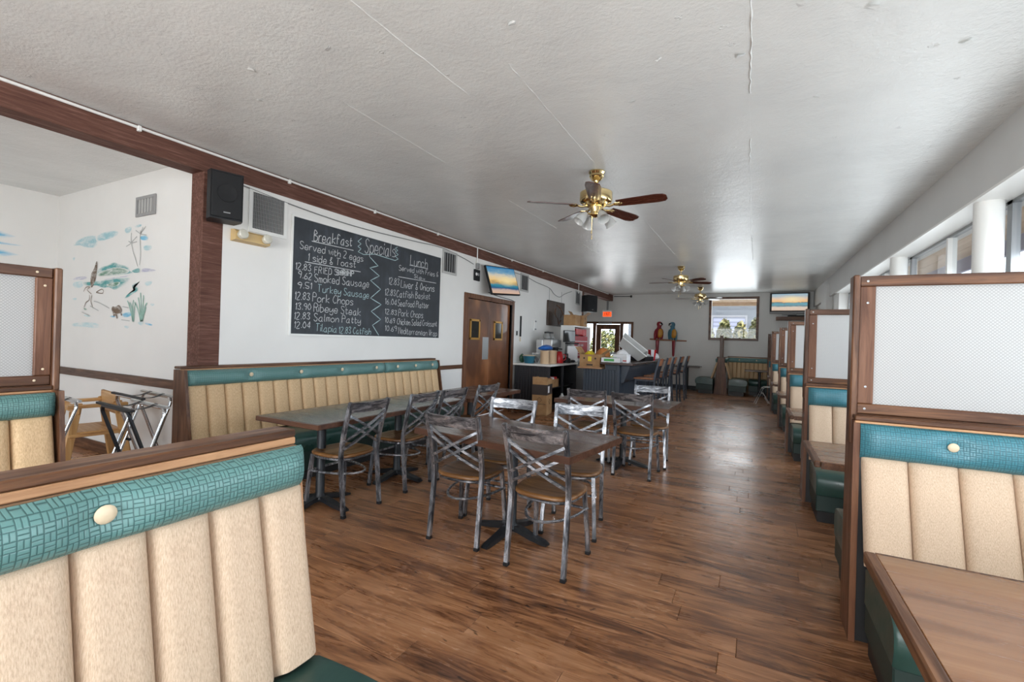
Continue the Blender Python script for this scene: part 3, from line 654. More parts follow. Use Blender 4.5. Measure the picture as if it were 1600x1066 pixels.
# alcove bench with a privacy screen, behind it
t = bench('booth_bench', 'alcove bench at the left edge with a framed white screen above', 1.86, 12, (-3.19, -.86, 0), PI / 2, None, False, 'teal', 'tan2', buttons=(.3, .83, 1.3), seatz=.44, yt=-.11, yb=-.20, zc=.91, zt=1.03, ztop=1.062)
end_panel(t, 1.857, 1.878, [(.06, 0), (-.24, 0), (-.20, .44), (-.135, 1.04), (.06, 1.04)], 'frame2')
def screen_r(t, L, zb, zt_, zd):
    B(0, L - .03, -.02, .02, zt_ - .05, zt_, bev=.004).obj('screen_top_rail', 'frame0', t); B(0, L - .03, -.02, .02, zb, zb + .048, bev=.004).obj('screen_bottom_rail', 'frame0', t)
    B(L - .092, L - .03, -.021, .017, zb + .049, zt_ - .051, bev=.003).obj('screen_stile', 'red2', t); B(0, L - .08, -.003, .003, zb + .04, zt_ - .042).obj('screen_pane', 'pane', t)
    B(L - .029, L, -.045, .045, zd, zt_ + .004, bev=.006).obj('screen_end_board', 'frame2', t)
    for px, pz in ((L - .09, zt_ - .025), (L - .09, zb + .024), (L - .06, zt_ - .09), (L - .06, zb + .08)):
        MB().lathe([(.006, 0), (.005, .003), (.0001, .0035)], 10).xf(Matrix.Translation((px, -.0205, pz)) @ Matrix.Rotation(PI / 2, 4, 'X')).obj('screw', 'button', t)
screen_r(t, 1.89, 1.064, 1.655, .86)
# back corner: double bench standing out from the back wall, and a bench along the wall
t = bench('booth_bench', 'dark double bench standing out from the back wall under the window, end panel forward', .74, 5, (-.80, 14.36, 0), PI / 2, None, True, 'teal', 'tan2', buttons=(.2, .55), seatz=.44, yt=-.115, yb=-.26, zc=.90, zt=1.03, ztop=1.06, seat_d=.42)
end_panel(t, -.024, .003, [(-.175, 0), (.175, 0), (.085, 1.035), (-.085, 1.035)], 'red2'); end_panel(t, -.03, -.0245, [(-.022, 0), (.022, 0), (.022, 1.66), (-.022, 1.66)], 'frame2')
screen(t, .0, .74, 1.062, 1.66, 1.06, 0, ex=-.0)
t = bench('booth_bench', 'green topped tan bench against the back wall below the window', 1.04, 9, (-.66, 15.345, 0), 0, None, False, 'teal', 'tan2', buttons=(.3, .75), seatz=.44, yt=-.09, yb=-.17, zc=.90, zt=1.04, ztop=1.08, seat_d=.38, seat_x=(.56, 1.03))

# ================================================================== TABLES
def cross_base(t, x, y, h, arm=.30, r=.034, rot=0.):
    MB().lathe([(r + .02, .055), (r + .012, .075), (r, .09), (r, h - .03), (r + .03, h - .012), (.11, h - .006), (.11, h)], 20, (x, y, 0)).obj('pedestal', 'iron', t, smooth=True)
    m = MB()
    for k in range(4):
        a = rot + k * PI / 2; c, s = math.cos(a), math.sin(a)
        pr = [(0, .075), (.07, .07), (arm * .55, .048), (arm - .03, .026), (arm, .012)]
        for q in range(len(pr) - 1):
            (ra, za), (rb, zb) = pr[q], pr[q + 1]; wa, wb = .032 - .008 * ra / arm, .032 - .008 * rb / arm
            v = []
            for rr, zz, ww in ((ra, za, wa), (rb, zb, wb)):
                lo = 0 if rr > arm - .04 else zz - .035
                for sg, z_ in ((-1, lo), (1, lo), (1, zz), (-1, zz)): v.append((x + c * rr - s * sg * ww, y + s * rr + c * sg * ww, z_))
            m.add(v, [[0, 1, 5, 4], [1, 2, 6, 5], [2, 3, 7, 6], [3, 0, 4, 7], [0, 3, 2, 1], [4, 5, 6, 7]])
    m.obj('cross_foot', 'iron', t)
def table(label, cx, cy, sx, sy, rz, feet, top='table', z=.76, name='dining_table', inner=None, group=None, arm=.30):
    t = thing(name, label, 'table', (cx, cy, 0), rz, group)
    if inner:
        B(-sx / 2, sx / 2, -sy / 2, sy / 2, z - .038, z - .001, bev=.004).obj('edge_band', 'edge', t)
        B(-sx / 2 + .022, sx / 2 - .022, -sy / 2 + .022, sy / 2 - .022, z - .02, z, bev=.001).obj('tabletop', inner, t)
    else:
        B(-sx / 2 + .012, sx / 2 - .012, -sy / 2 + .012, sy / 2 - .012, z - .03, z, bev=.002).obj('tabletop', top, t)
        m = MB(); e = .0125
        for a in ((-sx / 2, sx / 2, -sy / 2, -sy / 2 + e), (-sx / 2, sx / 2, sy / 2 - e, sy / 2), (-sx / 2, -sx / 2 + e, -sy / 2 + e, sy / 2 - e), (sx / 2 - e, sx / 2, -sy / 2 + e, sy / 2 - e)): m.box(a[0], a[1], a[2], a[3], z - .042, z - .0005)
        m.obj('edge_band', 'edge', t)
    for x, y in feet: cross_base(t, x, y, z - .031, arm)
    return t
TZ = .72
table('rectangular dark wood table in the middle with four chairs around, nearest the camera', -1.453, 2.89, 1.25, .75, math.radians(-8), [(-.02, .0)], z=TZ)
table('dark wood table in front of the bar, behind the nearest middle table', -1.34, 5.21, 1.25, .755, math.radians(-2.5), [(.06, .02)], z=TZ)
table('long table with grey worn top and dark edge in front of the wall bench', -3.045, 3.205, .70, 1.90, 0, [(0, -.62), (0, .28)], inner='tabled', z=TZ)
table('brown table in front of the double door at the end of the wall bench', -3.03, 4.80, .71, 1.20, 0, [(0, -.05)], z=TZ)
rt_lab = ['booth table on the window side nearest the camera, brown and shiny', 'second booth table on the window side', 'third booth table on the window side', 'fourth booth table on the window side', 'fifth booth table on the window side', 'last booth table on the window side']
for k, (x, y) in enumerate(((.335, 1.535), (.335, 3.57), (.335, 5.60), (.325, 7.78), (.32, 9.98), (.31, 12.2))):
    t = thing('booth_table', rt_lab[k], 'table', (x, y, 0), 0, 'tables along the windows')
    L = 1.49 - x; z = .71; sy = .68
    B(.033, L, -sy / 2 + .004, sy / 2 - .004, z - .03, z, bev=.002).obj('tabletop', 'tabler', t)
    MB().box(0, .0325, -sy / 2, sy / 2, z - .036, z + .003, bev=.005).box(.033, L, -sy / 2 - .012, -sy / 2 + .0035, z - .04, z - .001).box(.033, L, sy / 2 - .0035, sy / 2 + .012, z - .04, z - .001).obj('edge_board', 'frame1', t)
    cross_base(t, L / 2 + .1, (-.02, .22, .25, .25, .25, .15)[k], z - .031, .18)
t = thing('corner_table', 'small booth table in the back corner in front of the tan wall bench', 'table', (.12, 14.75, 0)); B(-.32, .26, -.3, .3, .69, .725, bev=.004).obj('tabletop', 'edge', t); cross_base(t, .05, -.16, .69, .13)
t = thing('side_table', 'small dark table by the back wall right of the bar stools', 'table', (-1.75, 15.02, 0)); B(-.40, .36, -.3, .3, .71, .745, bev=.004).obj('tabletop', 'bartop', t); cross_base(t, -.02, 0, .71, .28)

# ================================================================== CHAIRS
def make_chair():
    t = thing('dining_chair', '', 'chair', group='cross-back metal chairs')
    hw = .185
    post = lambda s: [(s * hw, -.205, 0), (s * hw, -.185, .2), (s * hw, -.165, .40), (s * (hw + .002), -.168, .50), (s * (hw + .006), -.205, .68), (s * (hw + .010), -.262, .865)]
    def py(z):
        P = post(1)
        for (xa, ya, za), (xb, yb, zb) in zip(P, P[1:]):
            if za <= z <= zb: return lerp(ya, yb, (z - za) / (zb - za))
        return P[-1][1]
    for s in (-1, 1):
        P = [Vector(p) for p in post(s)]; Q = []
        for i in range(len(P) - 1):
            for k in range(4):
                f = k / 4; a, b, c, d = P[max(i - 1, 0)], P[i], P[i + 1], P[min(i + 2, len(P) - 1)]
                Q.append(.5 * ((2 * b) + (c - a) * f + (2 * a - 5 * b + 4 * c - d) * f * f + (-a + 3 * b - 3 * c + d) * f ** 3))
        Q.append(P[-1])
        MB().tube(Q, .0135, 4, refup=(1, 0, 0)).obj('back_post', 'steel', t)
        MB().tube([(s * .165, .165, .425), (s * .182, .195, .15), (s * .188, .205, 0)], .0125, 4, refup=(1, 0, 0)).obj('front_leg', 'steel', t)
        B(s * hw - .016, s * hw + .016, -.222, -.188, 0, .022, bev=.003).obj('foot_cap', 'black', t); B(s * .188 - .016, s * .188 + .016, .189, .221, 0, .022, bev=.003).obj('foot_cap', 'black', t)
    # curved flat top rail
    m = MB(); n = 12; v = []
    for i in range(n + 1):
        x = lerp(-hw - .004, hw + .004, i / n); bow = -.035 * (1 - (2 * i / n - 1) ** 2)
        for dy, z in ((-.007, .785), (.007, .785), (.007, .862), (-.007, .862)): v.append((x, py(z) + bow + dy, z))
    f = [[0, 1, 2, 3], [n * 4 + 3, n * 4 + 2, n * 4 + 1, n * 4]] + [[i * 4 + j, i * 4 + (j + 1) % 4, i * 4 + 4 + (j + 1) % 4, i * 4 + 4 + j] for i in range(n) for j in range(4)]
    m.add(v, f).obj('top_rail', 'steelx', t)
    # four cross bars, two each way
    for s in (-1, 1):
        for dz in (0, .062):
            pts = []
            for i in range(9):
                u = i / 8; x = s * lerp(-hw, hw, u); z = lerp(.705 + dz, .505 + dz, u); pts.append((x, py(z) - .028 * (1 - (2 * u - 1) ** 2) + (.004 if s > 0 else -.006), z))
            MB().tube(pts, .0085, 4, refup=(0, 1, 0)).obj('cross_bar', 'steelx', t)
    # saddle seat: rounded square, thicker rim, dished
    def outline(a, k=1.):
        c, s_ = math.cos(a), math.sin(a); p = 3.2
        r = (abs(c) ** p + abs(s_) ** p) ** (-1 / p)
        x, y = r * c * .208 * k, r * s_ * .205 * k
        x *= 1 - .10 * (-(y) / .205 * .5 + .0) if y < 0 else 1
        return x, y + .012
    m = MB(); nA = 36; rings = [(.0001, .448), (.3, .446), (.55, .447), (.75, .452), (.9, .458), (.97, .456), (1., .448), (1., .438), (.96, .431), (.0001, .431)]; v = []
    for k, z in rings:
        for j in range(nA): x, y = outline(2 * PI * j / nA, k); v.append((x, y, z))
    m.add(v, [[i * nA + j, i * nA + (j + 1) % nA, (i + 1) * nA + (j + 1) % nA, (i + 1) * nA + j] for i in range(len(rings) - 1) for j in range(nA)])
    m.obj('seat', 'seatwood', t, smooth=True, angle=50)
    MB().tube([(*outline(2 * PI * j / nA, .90), .42) for j in range(nA)], .0105, 8, closed=True).obj('seat_ring', 'steelx', t, smooth=True)
    # curved stretcher loop under the seat
    pts = []
    for j in range(19):
        a = PI + PI * j / 18; pts.append((.178 * math.cos(a), .175 + .36 * math.sin(a) * 1.0, .30))
    MB().tube([(-.185, .185, .30)] + pts[1:-1] + [(.185, .185, .30)], .009, 8).obj('stretcher', 'steelx', t, smooth=True)
    MB().tube([(-.18, .18, .30), (.18, .18, .30)], .009, 8).obj('front_stretcher', 'steel', t, smooth=True)
    return t
ch0 = make_chair(); R = math.radians
chairs = [((-1.10, 2.68), -1, 'metal chair nearest the camera, brown seat, at the front side of the middle table'),
          ((-1.735, 2.745), 2, 'metal chair left of the nearest one, front side of the middle table'),
          ((-1.76, 3.215), 184, 'metal chair on the far left side of the middle table, bright rail facing the camera'),
          ((-1.15, 3.25), 190, 'metal chair on the far right side of the middle table, bright rail facing the camera'),
          ((-1.575, 4.94), 7, 'dark-backed metal chair at the near left side of the table before the bar'),
          ((-1.06, 4.93), -2, 'dark-backed metal chair at the near right side of the table before the bar'),
          ((-1.03, 5.44), 186, 'metal chair on the far side of the table before the bar'),
          ((-2.865, 2.66), 90, 'first metal chair at the long grey table, nearest the camera'),
          ((-2.87, 3.34), 92, 'second metal chair at the long grey table'),
          ((-2.85, 3.79), 90, 'third metal chair at the long grey table, farthest from the camera'),
          ((-2.85, 4.46), 88, 'metal chair at the brown table before the double door')]
for k, ((x, y), a, lab) in enumerate(chairs):
    if k == 0: ch0.location = (x, y, 0); ch0.rotation_euler = (0, 0, R(a)); ch0['label'] = lab
    else: dup(ch0, (x, y, 0), R(a), lab)

# ================================================================== BAR, STOOLS, COUNTER
def beadboard(t, axis, fixed, a0, a1, z0, z1, mat, sgn, w=.06):
    n = max(1, int(round((a1 - a0) / w))); w = (a1 - a0) / n; me = None
    for k in range(n):
        a, b = a0 + k * w, a0 + (k + 1) * w - .006
        if me is None:
            lo, hi = sorted((0, sgn * .014))
            m = B(0, w - .006, lo, hi, z0, z1, bev=.004) if axis == 0 else B(lo, hi, 0, w - .006, z0, z1, bev=.004)
            o = m.obj('beadboard_slat', mat, t); me = o.data
        else: o = bpy.data.objects.new('beadboard_slat', me); COL.objects.link(o); o.parent = t
        o.location = (a, fixed, 0) if axis == 0 else (fixed, a, 0)
bar = thing('bar_counter', 'navy beadboard bar with a dark raised top, stools along its right side', 'bar', (0, 0, 0))
B(-2.93, -2.235, 8.66, 11.9, 0, .86).obj('bar_body', 'bead', bar)
B(-2.50, -2.235, 8.66, 11.9, .86, .958).obj('bar_riser', 'bead', bar)
beadboard(bar, 0, 8.66, -2.93, -2.25, .04, .852, 'bead', -1, .058)
beadboard(bar, 1, -2.235, 8.72, 11.9, .04, .70, 'bead', 1, .09)
B(-2.275, -2.215, 8.64, 8.72, 0, .955, bev=.004).obj('corner_post', 'bead', bar)
B(-2.54, -1.93, 8.46, 12.0, .96, 1.0, bev=.006).obj('raised_top', 'bartop', bar)
B(-3.02, -2.545, 8.56, 11.95, .862, .892, bev=.005).obj('work_top', 'orange0', bar)
MB().prism([(-2.22, .60), (-2.16, .62), (-2.06, .90), (-2.06, .958), (-2.22, .958)], 1, 8.75, 11.8).obj('cove_panel', 'bead', bar)
# stools
def make_stool():
    t = thing('bar_stool', '', 'stool', group='bar stools')
    for s in (-1, 1):
        MB().tube([(s * .19, -.215, 0), (s * .185, -.19, .35), (s * .185, -.178, .70), (s * .185, -.20, .85), (s * .185, -.265, 1.10)], .0165, 4, refup=(1, 0, 0)).obj('back_post', 'navy', t)
        MB().tube([(s * .16, .16, .69), (s * .19, .20, 0)], .0155, 4, refup=(1, 0, 0)).obj('front_leg', 'navy', t)
    m = MB(); n = 8; v = []
    for i in range(n + 1):
        x = lerp(-.20, .20, i / n); bow = -.03 * (1 - (2 * i / n - 1) ** 2)
        for dy, z, y in ((-.01, .965, -.225), (.012, .965, -.225), (.012, 1.10, -.262), (-.01, 1.10, -.262)): v.append((x, y + bow + dy, z))
    m.add(v, [[0, 1, 2, 3], [n * 4 + 3, n * 4 + 2, n * 4 + 1, n * 4]] + [[i * 4 + j, i * 4 + (j + 1) % 4, i * 4 + 4 + (j + 1) % 4, i * 4 + 4 + j] for i in range(n) for j in range(4)]).obj('top_rail', 'stoolwood', t)
    for x in (-.10, -.035, .035, .10): MB().tube([(x, -.185, .715), (x, -.205, .83), (x, -.245, .97)], .0095, 4, refup=(1, 0, 0)).obj('back_spindle', 'navy', t)
    B(-.20, .20, -.19, .20, .705, .735, bev=.012, seg=2).obj('seat', 'stoolwood', t)
    B(-.175, .175, -.17, .175, .675, .704).obj('seat_frame', 'navy', t)
    for y in (-.20, .185): B(-.18, .18, y - .01, y + .01, .24, .265).obj('footrest', 'navy', t)
    for s in (-1, 1): B(s * .187 - .009, s * .187 + .009, -.19, .18, .33, .35).obj('side_stretcher', 'navy', t)
    return t
st = make_stool(); slab = ['first bar stool, nearest the camera, brown wooden back', 'second bar stool from the camera', 'third bar stool from the camera, in the middle of the row', 'fourth bar stool from the camera', 'last bar stool at the far end of the bar']
for k, yy in enumerate((8.95, 9.75, 10.4, 11.35, 12.35)):
    if k == 0: st.location = (-1.78, yy, 0); st.rotation_euler = (0, 0, PI / 2); st['label'] = slab[0]
    else: dup(st, (-1.78 + .02 * k, yy, 0), PI / 2 + .03 * (k % 3 - 1), slab[k])
# back counter against the left wall
ct = thing('service_counter', 'black counter with a white top against the left wall beyond the double door', 'counter', (0, 0, 0))
B(XL + .005, -3.42, 7.98 + .19, 9.72, .872, .912, bev=.006).obj('counter_top', 'trimwhite', ct)
B(-4.2, -3.45, 8.20, 8.235, 0, .87).obj('end_board', 'beadblk', ct)
beadboard(ct, 0, 8.20, -4.2, -3.45, .02, .868, 'beadblk', -1, .062)
B(-4.22, -4.18, 8.24, 9.70, 0, .87).obj('back_board', 'black', ct); B(-4.2, -3.45, 9.665, 9.70, 0, .87).obj('end_board', 'black', ct)
B(-4.17, -3.50, 8.24, 9.66, .42, .445).obj('shelf', 'black', ct); B(-4.17, -3.50, 8.24, 9.66, .02, .10).obj('shelf', 'black', ct)
B(-3.49, -3.45, 8.90, 8.935, .1, .87).obj('front_post', 'beadblk', ct)

# ================================================================== CEILING FANS
def make_fan():
    t = thing('ceiling_fan', '', 'ceiling fan', group='brass ceiling fans')
    MB().lathe([(.072, 0), (.076, -.014), (.064, -.034), (.068, -.05), (.046, -.08), (.026, -.092), (.024, -.10)], 28).obj('canopy', 'brass', t, smooth=True)
    MB().lathe([(.011, -.09), (.011, -.19)], 14).obj('downrod', 'brass', t, smooth=True)
    MB().lathe([(.022, -.135), (.035, -.142), (.125, -.152), (.148, -.166), (.150, -.236), (.142, -.252), (.11, -.262), (.098, -.282), (.06, -.292)], 32).obj('motor_housing', 'brass', t, smooth=True, angle=30)
    MB().lathe([(.058, -.29), (.062, -.305), (.045, -.335), (.05, -.35), (.052, -.372), (.03, -.388), (.0001, -.392)], 24).obj('light_fitter', 'brass', t, smooth=True, angle=50)
    a_me = b_me = None
    for k in range(5):
        M = Matrix.Rotation(2 * PI * k / 5, 4, 'Z')
        if a_me is None:
            a = MB().tube([(.08, 0, -.285), (.13, .0, -.30), (.165, 0, -.292)], .011, 6).tube([(.165, 0, -.292), (.195, .035, -.29), (.235, .03, -.288)], .007, 6).tube([(.165, 0, -.292), (.195, -.035, -.29), (.235, -.03, -.288)], .007, 6).tube([(.165, 0, -.292), (.25, 0, -.289)], .008, 6).obj('blade_arm', 'brass', t, smooth=True); a_me = a.data
            pts = [(.20, -.052), (.30, -.060), (.55, -.068), (.615, -.058), (.638, -.03), (.638, .03), (.615, .058), (.55, .068), (.30, .060), (.20, .052)]
            m = MB().prism([(x, y) for x, y in pts], 2, -.286, -.280); tw = Matrix.Rotation(math.radians(-12), 4, 'X'); P0 = Vector((0, 0, -.283))
            m.v = [tuple(tw @ (Vector(p) - P0) + P0) for p in m.v]
            b = m.obj('blade', 'mahog', t); b_me = b.data
        else:
            a = bpy.data.objects.new('blade_arm', a_me); COL.objects.link(a); a.parent = t; b = bpy.data.objects.new('blade', b_me); COL.objects.link(b); b.parent = t
        a.rotation_euler = b.rotation_euler = (0, 0, 2 * PI * k / 5)
    for k in range(4):
        an = 2 * PI * k / 4 + .5; d = Vector((math.cos(an), math.sin(an), 0)); p = Vector((0, 0, -.36)) + d * .045
        q = (d * .75 + Vector((0, 0, -.9))).normalized(); M = q.to_track_quat('Z', 'Y').to_matrix().to_4x4()
        MB().tube([p, p + d * .035 + Vector((0, 0, -.002)), p + d * .05 + q * .012], .011, 8).obj('lamp_arm', 'brass', t, smooth=True)
        pr = [(.020, 0), (.024, .012), (.038, .035), (.046, .07), (.050, .10), (.056, .112), (.053, .112), (.046, .098), (.042, .07), (.034, .037), (.0001, .02)]
        MB().lathe(pr, 20, p + d * .05, M).obj('lamp_shade', 'shade', t, smooth=True)
    for x, l in ((-.02, .285), (.035, .245)):
        MB().tube([(x, -.03, -.385), (x, -.03, -.385 - l + .11)], .0022, 6).tube([(x, -.03, -.385 - l + .11), (x, -.03, -.385 - l + .085)], [.004, .006], 8).obj('pull_chain', 'brass', t)
    for o in kids(t):
        if o.name.split('.')[0] not in ('canopy', 'downrod'): o.location.z = -.035
    return t
f0 = make_fan(); f0.location = (-1.325, 4.12, cz(4.12) + .002); f0.rotation_euler = (0, 0, R(-75)); f0['label'] = 'brass five-blade ceiling fan nearest the camera with pull chains'
dup(f0, (-1.345, 9.9, cz(9.9) + .002), R(-40), 'second brass ceiling fan, in the middle of the ceiling')
dup(f0, (-1.34, 13.7, cz(13.7) + .002), R(-28), 'farthest brass ceiling fan, near the back window')

# ================================================================== WALL ITEMS ON THE LEFT (local x -> along the wall, -y -> into the room)
def on_left(name, label, cat, y, z=0., off=0., group=None): return thing(name, label, cat, (XL + off, y, z), PI / 2, group)
# stroke letters: x 0..4, y 0..9 (descender 0, baseline 2, x-height 6, cap 9)
GLY = {
'a': '46164212 3242 4642|46', 'b': '0902 0546445442|x', }
GL = {
 'a': ["45 36 15 03 12 32 45", "46 42 52"], 'b': ["09 02 22 43 44 26 05"], 'c': ["45 26 05 03 12 32 43"], 'd': ["45 26 05 03 12 32 44", "49 42"], 'e': ["04 44 36 16 04 03 12 32 43"],
 'f': ["48 29 18 12", "06 36"], 'g': ["45 36 15 03 12 32 45", "46 41 20 01"], 'h': ["09 02", "04 26 45 42"], 'i': ["06 02", "08 07"], 'k': ["09 02", "46 04 42"], 'l': ["09 03 12"],
 'm': ["06 02", "05 16 25 22", "25 36 45 42"], 'n': ["06 02", "04 26 45 42"], 'o': ["26 05 03 22 43 45 26"], 'p': ["06 00", "05 26 45 43 22 03"], 'r': ["06 02", "04 16 36"], 's': ["45 26 05 24 43 32 02"],
 't': ["18 13 22 33", "06 36"], 'u': ["06 03 12 32 44", "46 42"], 'v': ["06 22 46"], 'w': ["06 12 25 32 46"], 'y': ["06 03 23 45", "46 41 20 01"], 'x': ["06 42", "46 02"],
 'B': ["02 09 38 37 06 45 43 22 02"], 'S': ["48 29 08 16 35 44 32 12 03"], 'T': ["09 59", "29 22"], 'F': ["42 09 02", "49 09", "06 36"], 'R': ["02 09 39 47 36 06", "26 42"], 'I': ["19 12"], 'E': ["49 09 02 42", "06 36"],
 'D': ["02 09 38 46 43 22 02"], 'M': ["02 09 25 49 42"], 'P': ["02 09 39 47 36 06"], 'C': ["48 29 06 04 22 43"], 'L': ["09 02 42"], 'O': ["29 06 04 22 44 46 29"], 'W': ["09 12 26 32 49"], 'H': ["09 02", "49 42", "06 46"],
 '&': ["38 29 18 27 06 25 03 22 43", "24 44"], '.': ["12 13"], '0': ["29 06 04 22 44 46 29"], '1': ["07 19 12"], '2': ["08 29 47 02 42"], '3': ["08 29 48 26 44 32 03"], '5': ["49 09 06 35 44 32 03"], '6': ["38 16 03 22 43 35 05"],
 '8': ["26 07 29 47 26 04 22 44 26"], '9': ["46 26 07 29 48 46 32"], '4': ["39 04 44", "38 32"],
}
GL['W'] = ["09 12 26 32 49"]; GL['F'] = ["49 09 02", "06 36"]
jr = random.Random(11)
def smooth2(P):
    if len(P) < 3: return P
    out = []
    for i in range(len(P) - 1):
        a, b, c, d = P[max(i - 1, 0)], P[i], P[i + 1], P[min(i + 2, len(P) - 1)]
        for k in range(3):
            f = k / 3; out.append(tuple(.5 * (2 * b[j] + (c[j] - a[j]) * f + (2 * a[j] - 5 * b[j] + 4 * c[j] - d[j]) * f * f + (-a[j] + 3 * b[j] - 3 * c[j] + d[j]) * f ** 3) for j in (0, 1)))
    return out + [P[-1]]
def ribbon(mb, P, wd, y=0.):
    vs = []
    for i, p in enumerate(P):
        a, b = P[max(i - 1, 0)], P[min(i + 1, len(P) - 1)]; dx, dz = b[0] - a[0], b[1] - a[1]; l = math.hypot(dx, dz) or 1e-6
        ww = wd * (.8 + .35 * jr.random()); vs += [(p[0] - dz / l * ww / 2, y, p[1] + dx / l * ww / 2), (p[0] + dz / l * ww / 2, y, p[1] - dx / l * ww / 2)]
    mb.add(vs, [[2 * i, 2 * i + 1, 2 * i + 3, 2 * i + 2] for i in range(len(P) - 1)])
def text_mb(txt, x0, z0, x1, z1, h, wd, y=0., curve=True):
    mb = MB(); u = h / 7; adv = []; x = 0.
    for ch in txt:
        adv.append(x)
        if ch == ' ': x += 3.0
        else:
            ww = max(int(c[0]) for s in GL[ch] for c in s.split()); x += ww + 1.7
    tot = x - 1.7; sx = (x1 - x0) / tot
    for ch, ax in zip(txt, adv):
        if ch == ' ': continue
        jz = (jr.random() - .5) * h * .08; tilt = .06 + (jr.random() - .5) * .06
        for st_ in GL[ch]:
            P = []
            for c in st_.split():
                gx, gz = int(c[0]) + (jr.random() - .5) * .25, int(c[1]) - 2 + (jr.random() - .5) * .25
                px = x0 + (ax + gx) * sx + gz * u * tilt; P.append((px, z0 + (z1 - z0) * (px - x0) / (x1 - x0) + gz * u + jz))
            ribbon(mb, smooth2(P) if curve and ch not in 'kMTLIEFWw.' else P, wd, y)
    return mb
TEXT=[
('Breakfast', 0.25, 1.008, 0.778, 1.05, 0.116),
('Served with 2 eggs', 0.082, 0.895, 0.963, 0.899, 0.079),
('1 side & Toast', 0.186, 0.781, 0.846, 0.807, 0.08),
('12.83', 0.037, 0.671, 0.222, 0.678, 0.071),
('FRIED SHRIMP', 0.27, 0.665, 0.821, 0.699, 0.068),
('9.62', 0.07, 0.583, 0.233, 0.585, 0.073),
('Smoked Sausage', 0.274, 0.57, 1.069, 0.6, 0.088),
('9.51', 0.066, 0.478, 0.237, 0.483, 0.065),
('Turkey Sausage', 0.319, 0.465, 1.075, 0.468, 0.082),
('12.83', 0.04, 0.357, 0.217, 0.362, 0.078),
('Pork Chops', 0.258, 0.352, 0.825, 0.361, 0.092),
('13.90', 0.051, 0.255, 0.237, 0.259, 0.07),
('Ribeye Steak', 0.277, 0.248, 0.949, 0.245, 0.089),
('12.83', 0.04, 0.153, 0.225, 0.157, 0.072),
('Salmon Patty', 0.281, 0.146, 0.953, 0.145, 0.082),
('12.04', 0.043, 0.058, 0.236, 0.065, 0.069),
('Tilapia', 0.31, 0.037, 0.594, 0.029, 0.083),
('12.83 Catfish', 0.63, 0.021, 1.125, 0.019, 0.077),
('Specials', 0.989, 1.017, 1.525, 1.058, 0.173),
('Lunch', 1.832, 0.997, 2.208, 1.006, 0.135),
('Served with Fries &', 1.606, 0.893, 2.471, 0.919, 0.072),
('Slaw', 1.92, 0.836, 2.159, 0.829, 0.047),
('12.83', 1.422, 0.682, 1.615, 0.692, 0.09),
('Liver & Onions', 1.654, 0.667, 2.389, 0.686, 0.102),
('12.83', 1.359, 0.535, 1.548, 0.543, 0.081),
('Catfish Basket', 1.573, 0.532, 2.289, 0.564, 0.092),
('16.04', 1.364, 0.417, 1.578, 0.418, 0.078),
('Seafood Platter', 1.603, 0.413, 2.266, 0.429, 0.088),
('12.83', 1.369, 0.292, 1.584, 0.289, 0.065),
('Pork Chops', 1.622, 0.274, 2.142, 0.281, 0.093),
('10.69', 1.374, 0.182, 1.552, 0.178, 0.069),
('Chicken Salad Croissant', 1.602, 0.163, 2.477, 0.173, 0.084),
('10.69', 1.379, 0.075, 1.594, 0.07, 0.07),
('Mediterranean Wrap', 1.632, 0.042, 2.484, 0.027, 0.088),
]
LINES= [[(0.226, 1.0), (0.809, 1.008)], [(0.148, 0.765), (0.928, 0.771)], [(1.819, 0.994), (2.223, 1.003)], [(1.598, 0.804), (2.429, 0.819)], [(1.075, 0.975), (1.219, 0.888), (1.08, 0.843), (1.247, 0.765), (1.097, 0.689), (1.276, 0.599), (1.106, 0.471), (1.296, 0.405), (1.124, 0.307), (1.293, 0.214), (1.153, 0.135), (1.268, 0.012)], [(0.931, 1.179), (0.873, 1.129), (0.924, 1.109), (0.875, 1.069), (0.926, 1.049), (0.88, 1.006), (0.97, 0.988), (1.159, 1.026), (1.527, 1.008), (1.587, 1.039), (1.525, 1.062), (1.585, 1.097), (1.522, 1.12), (1.575, 1.151), (1.52, 1.169), (1.568, 1.195)]]
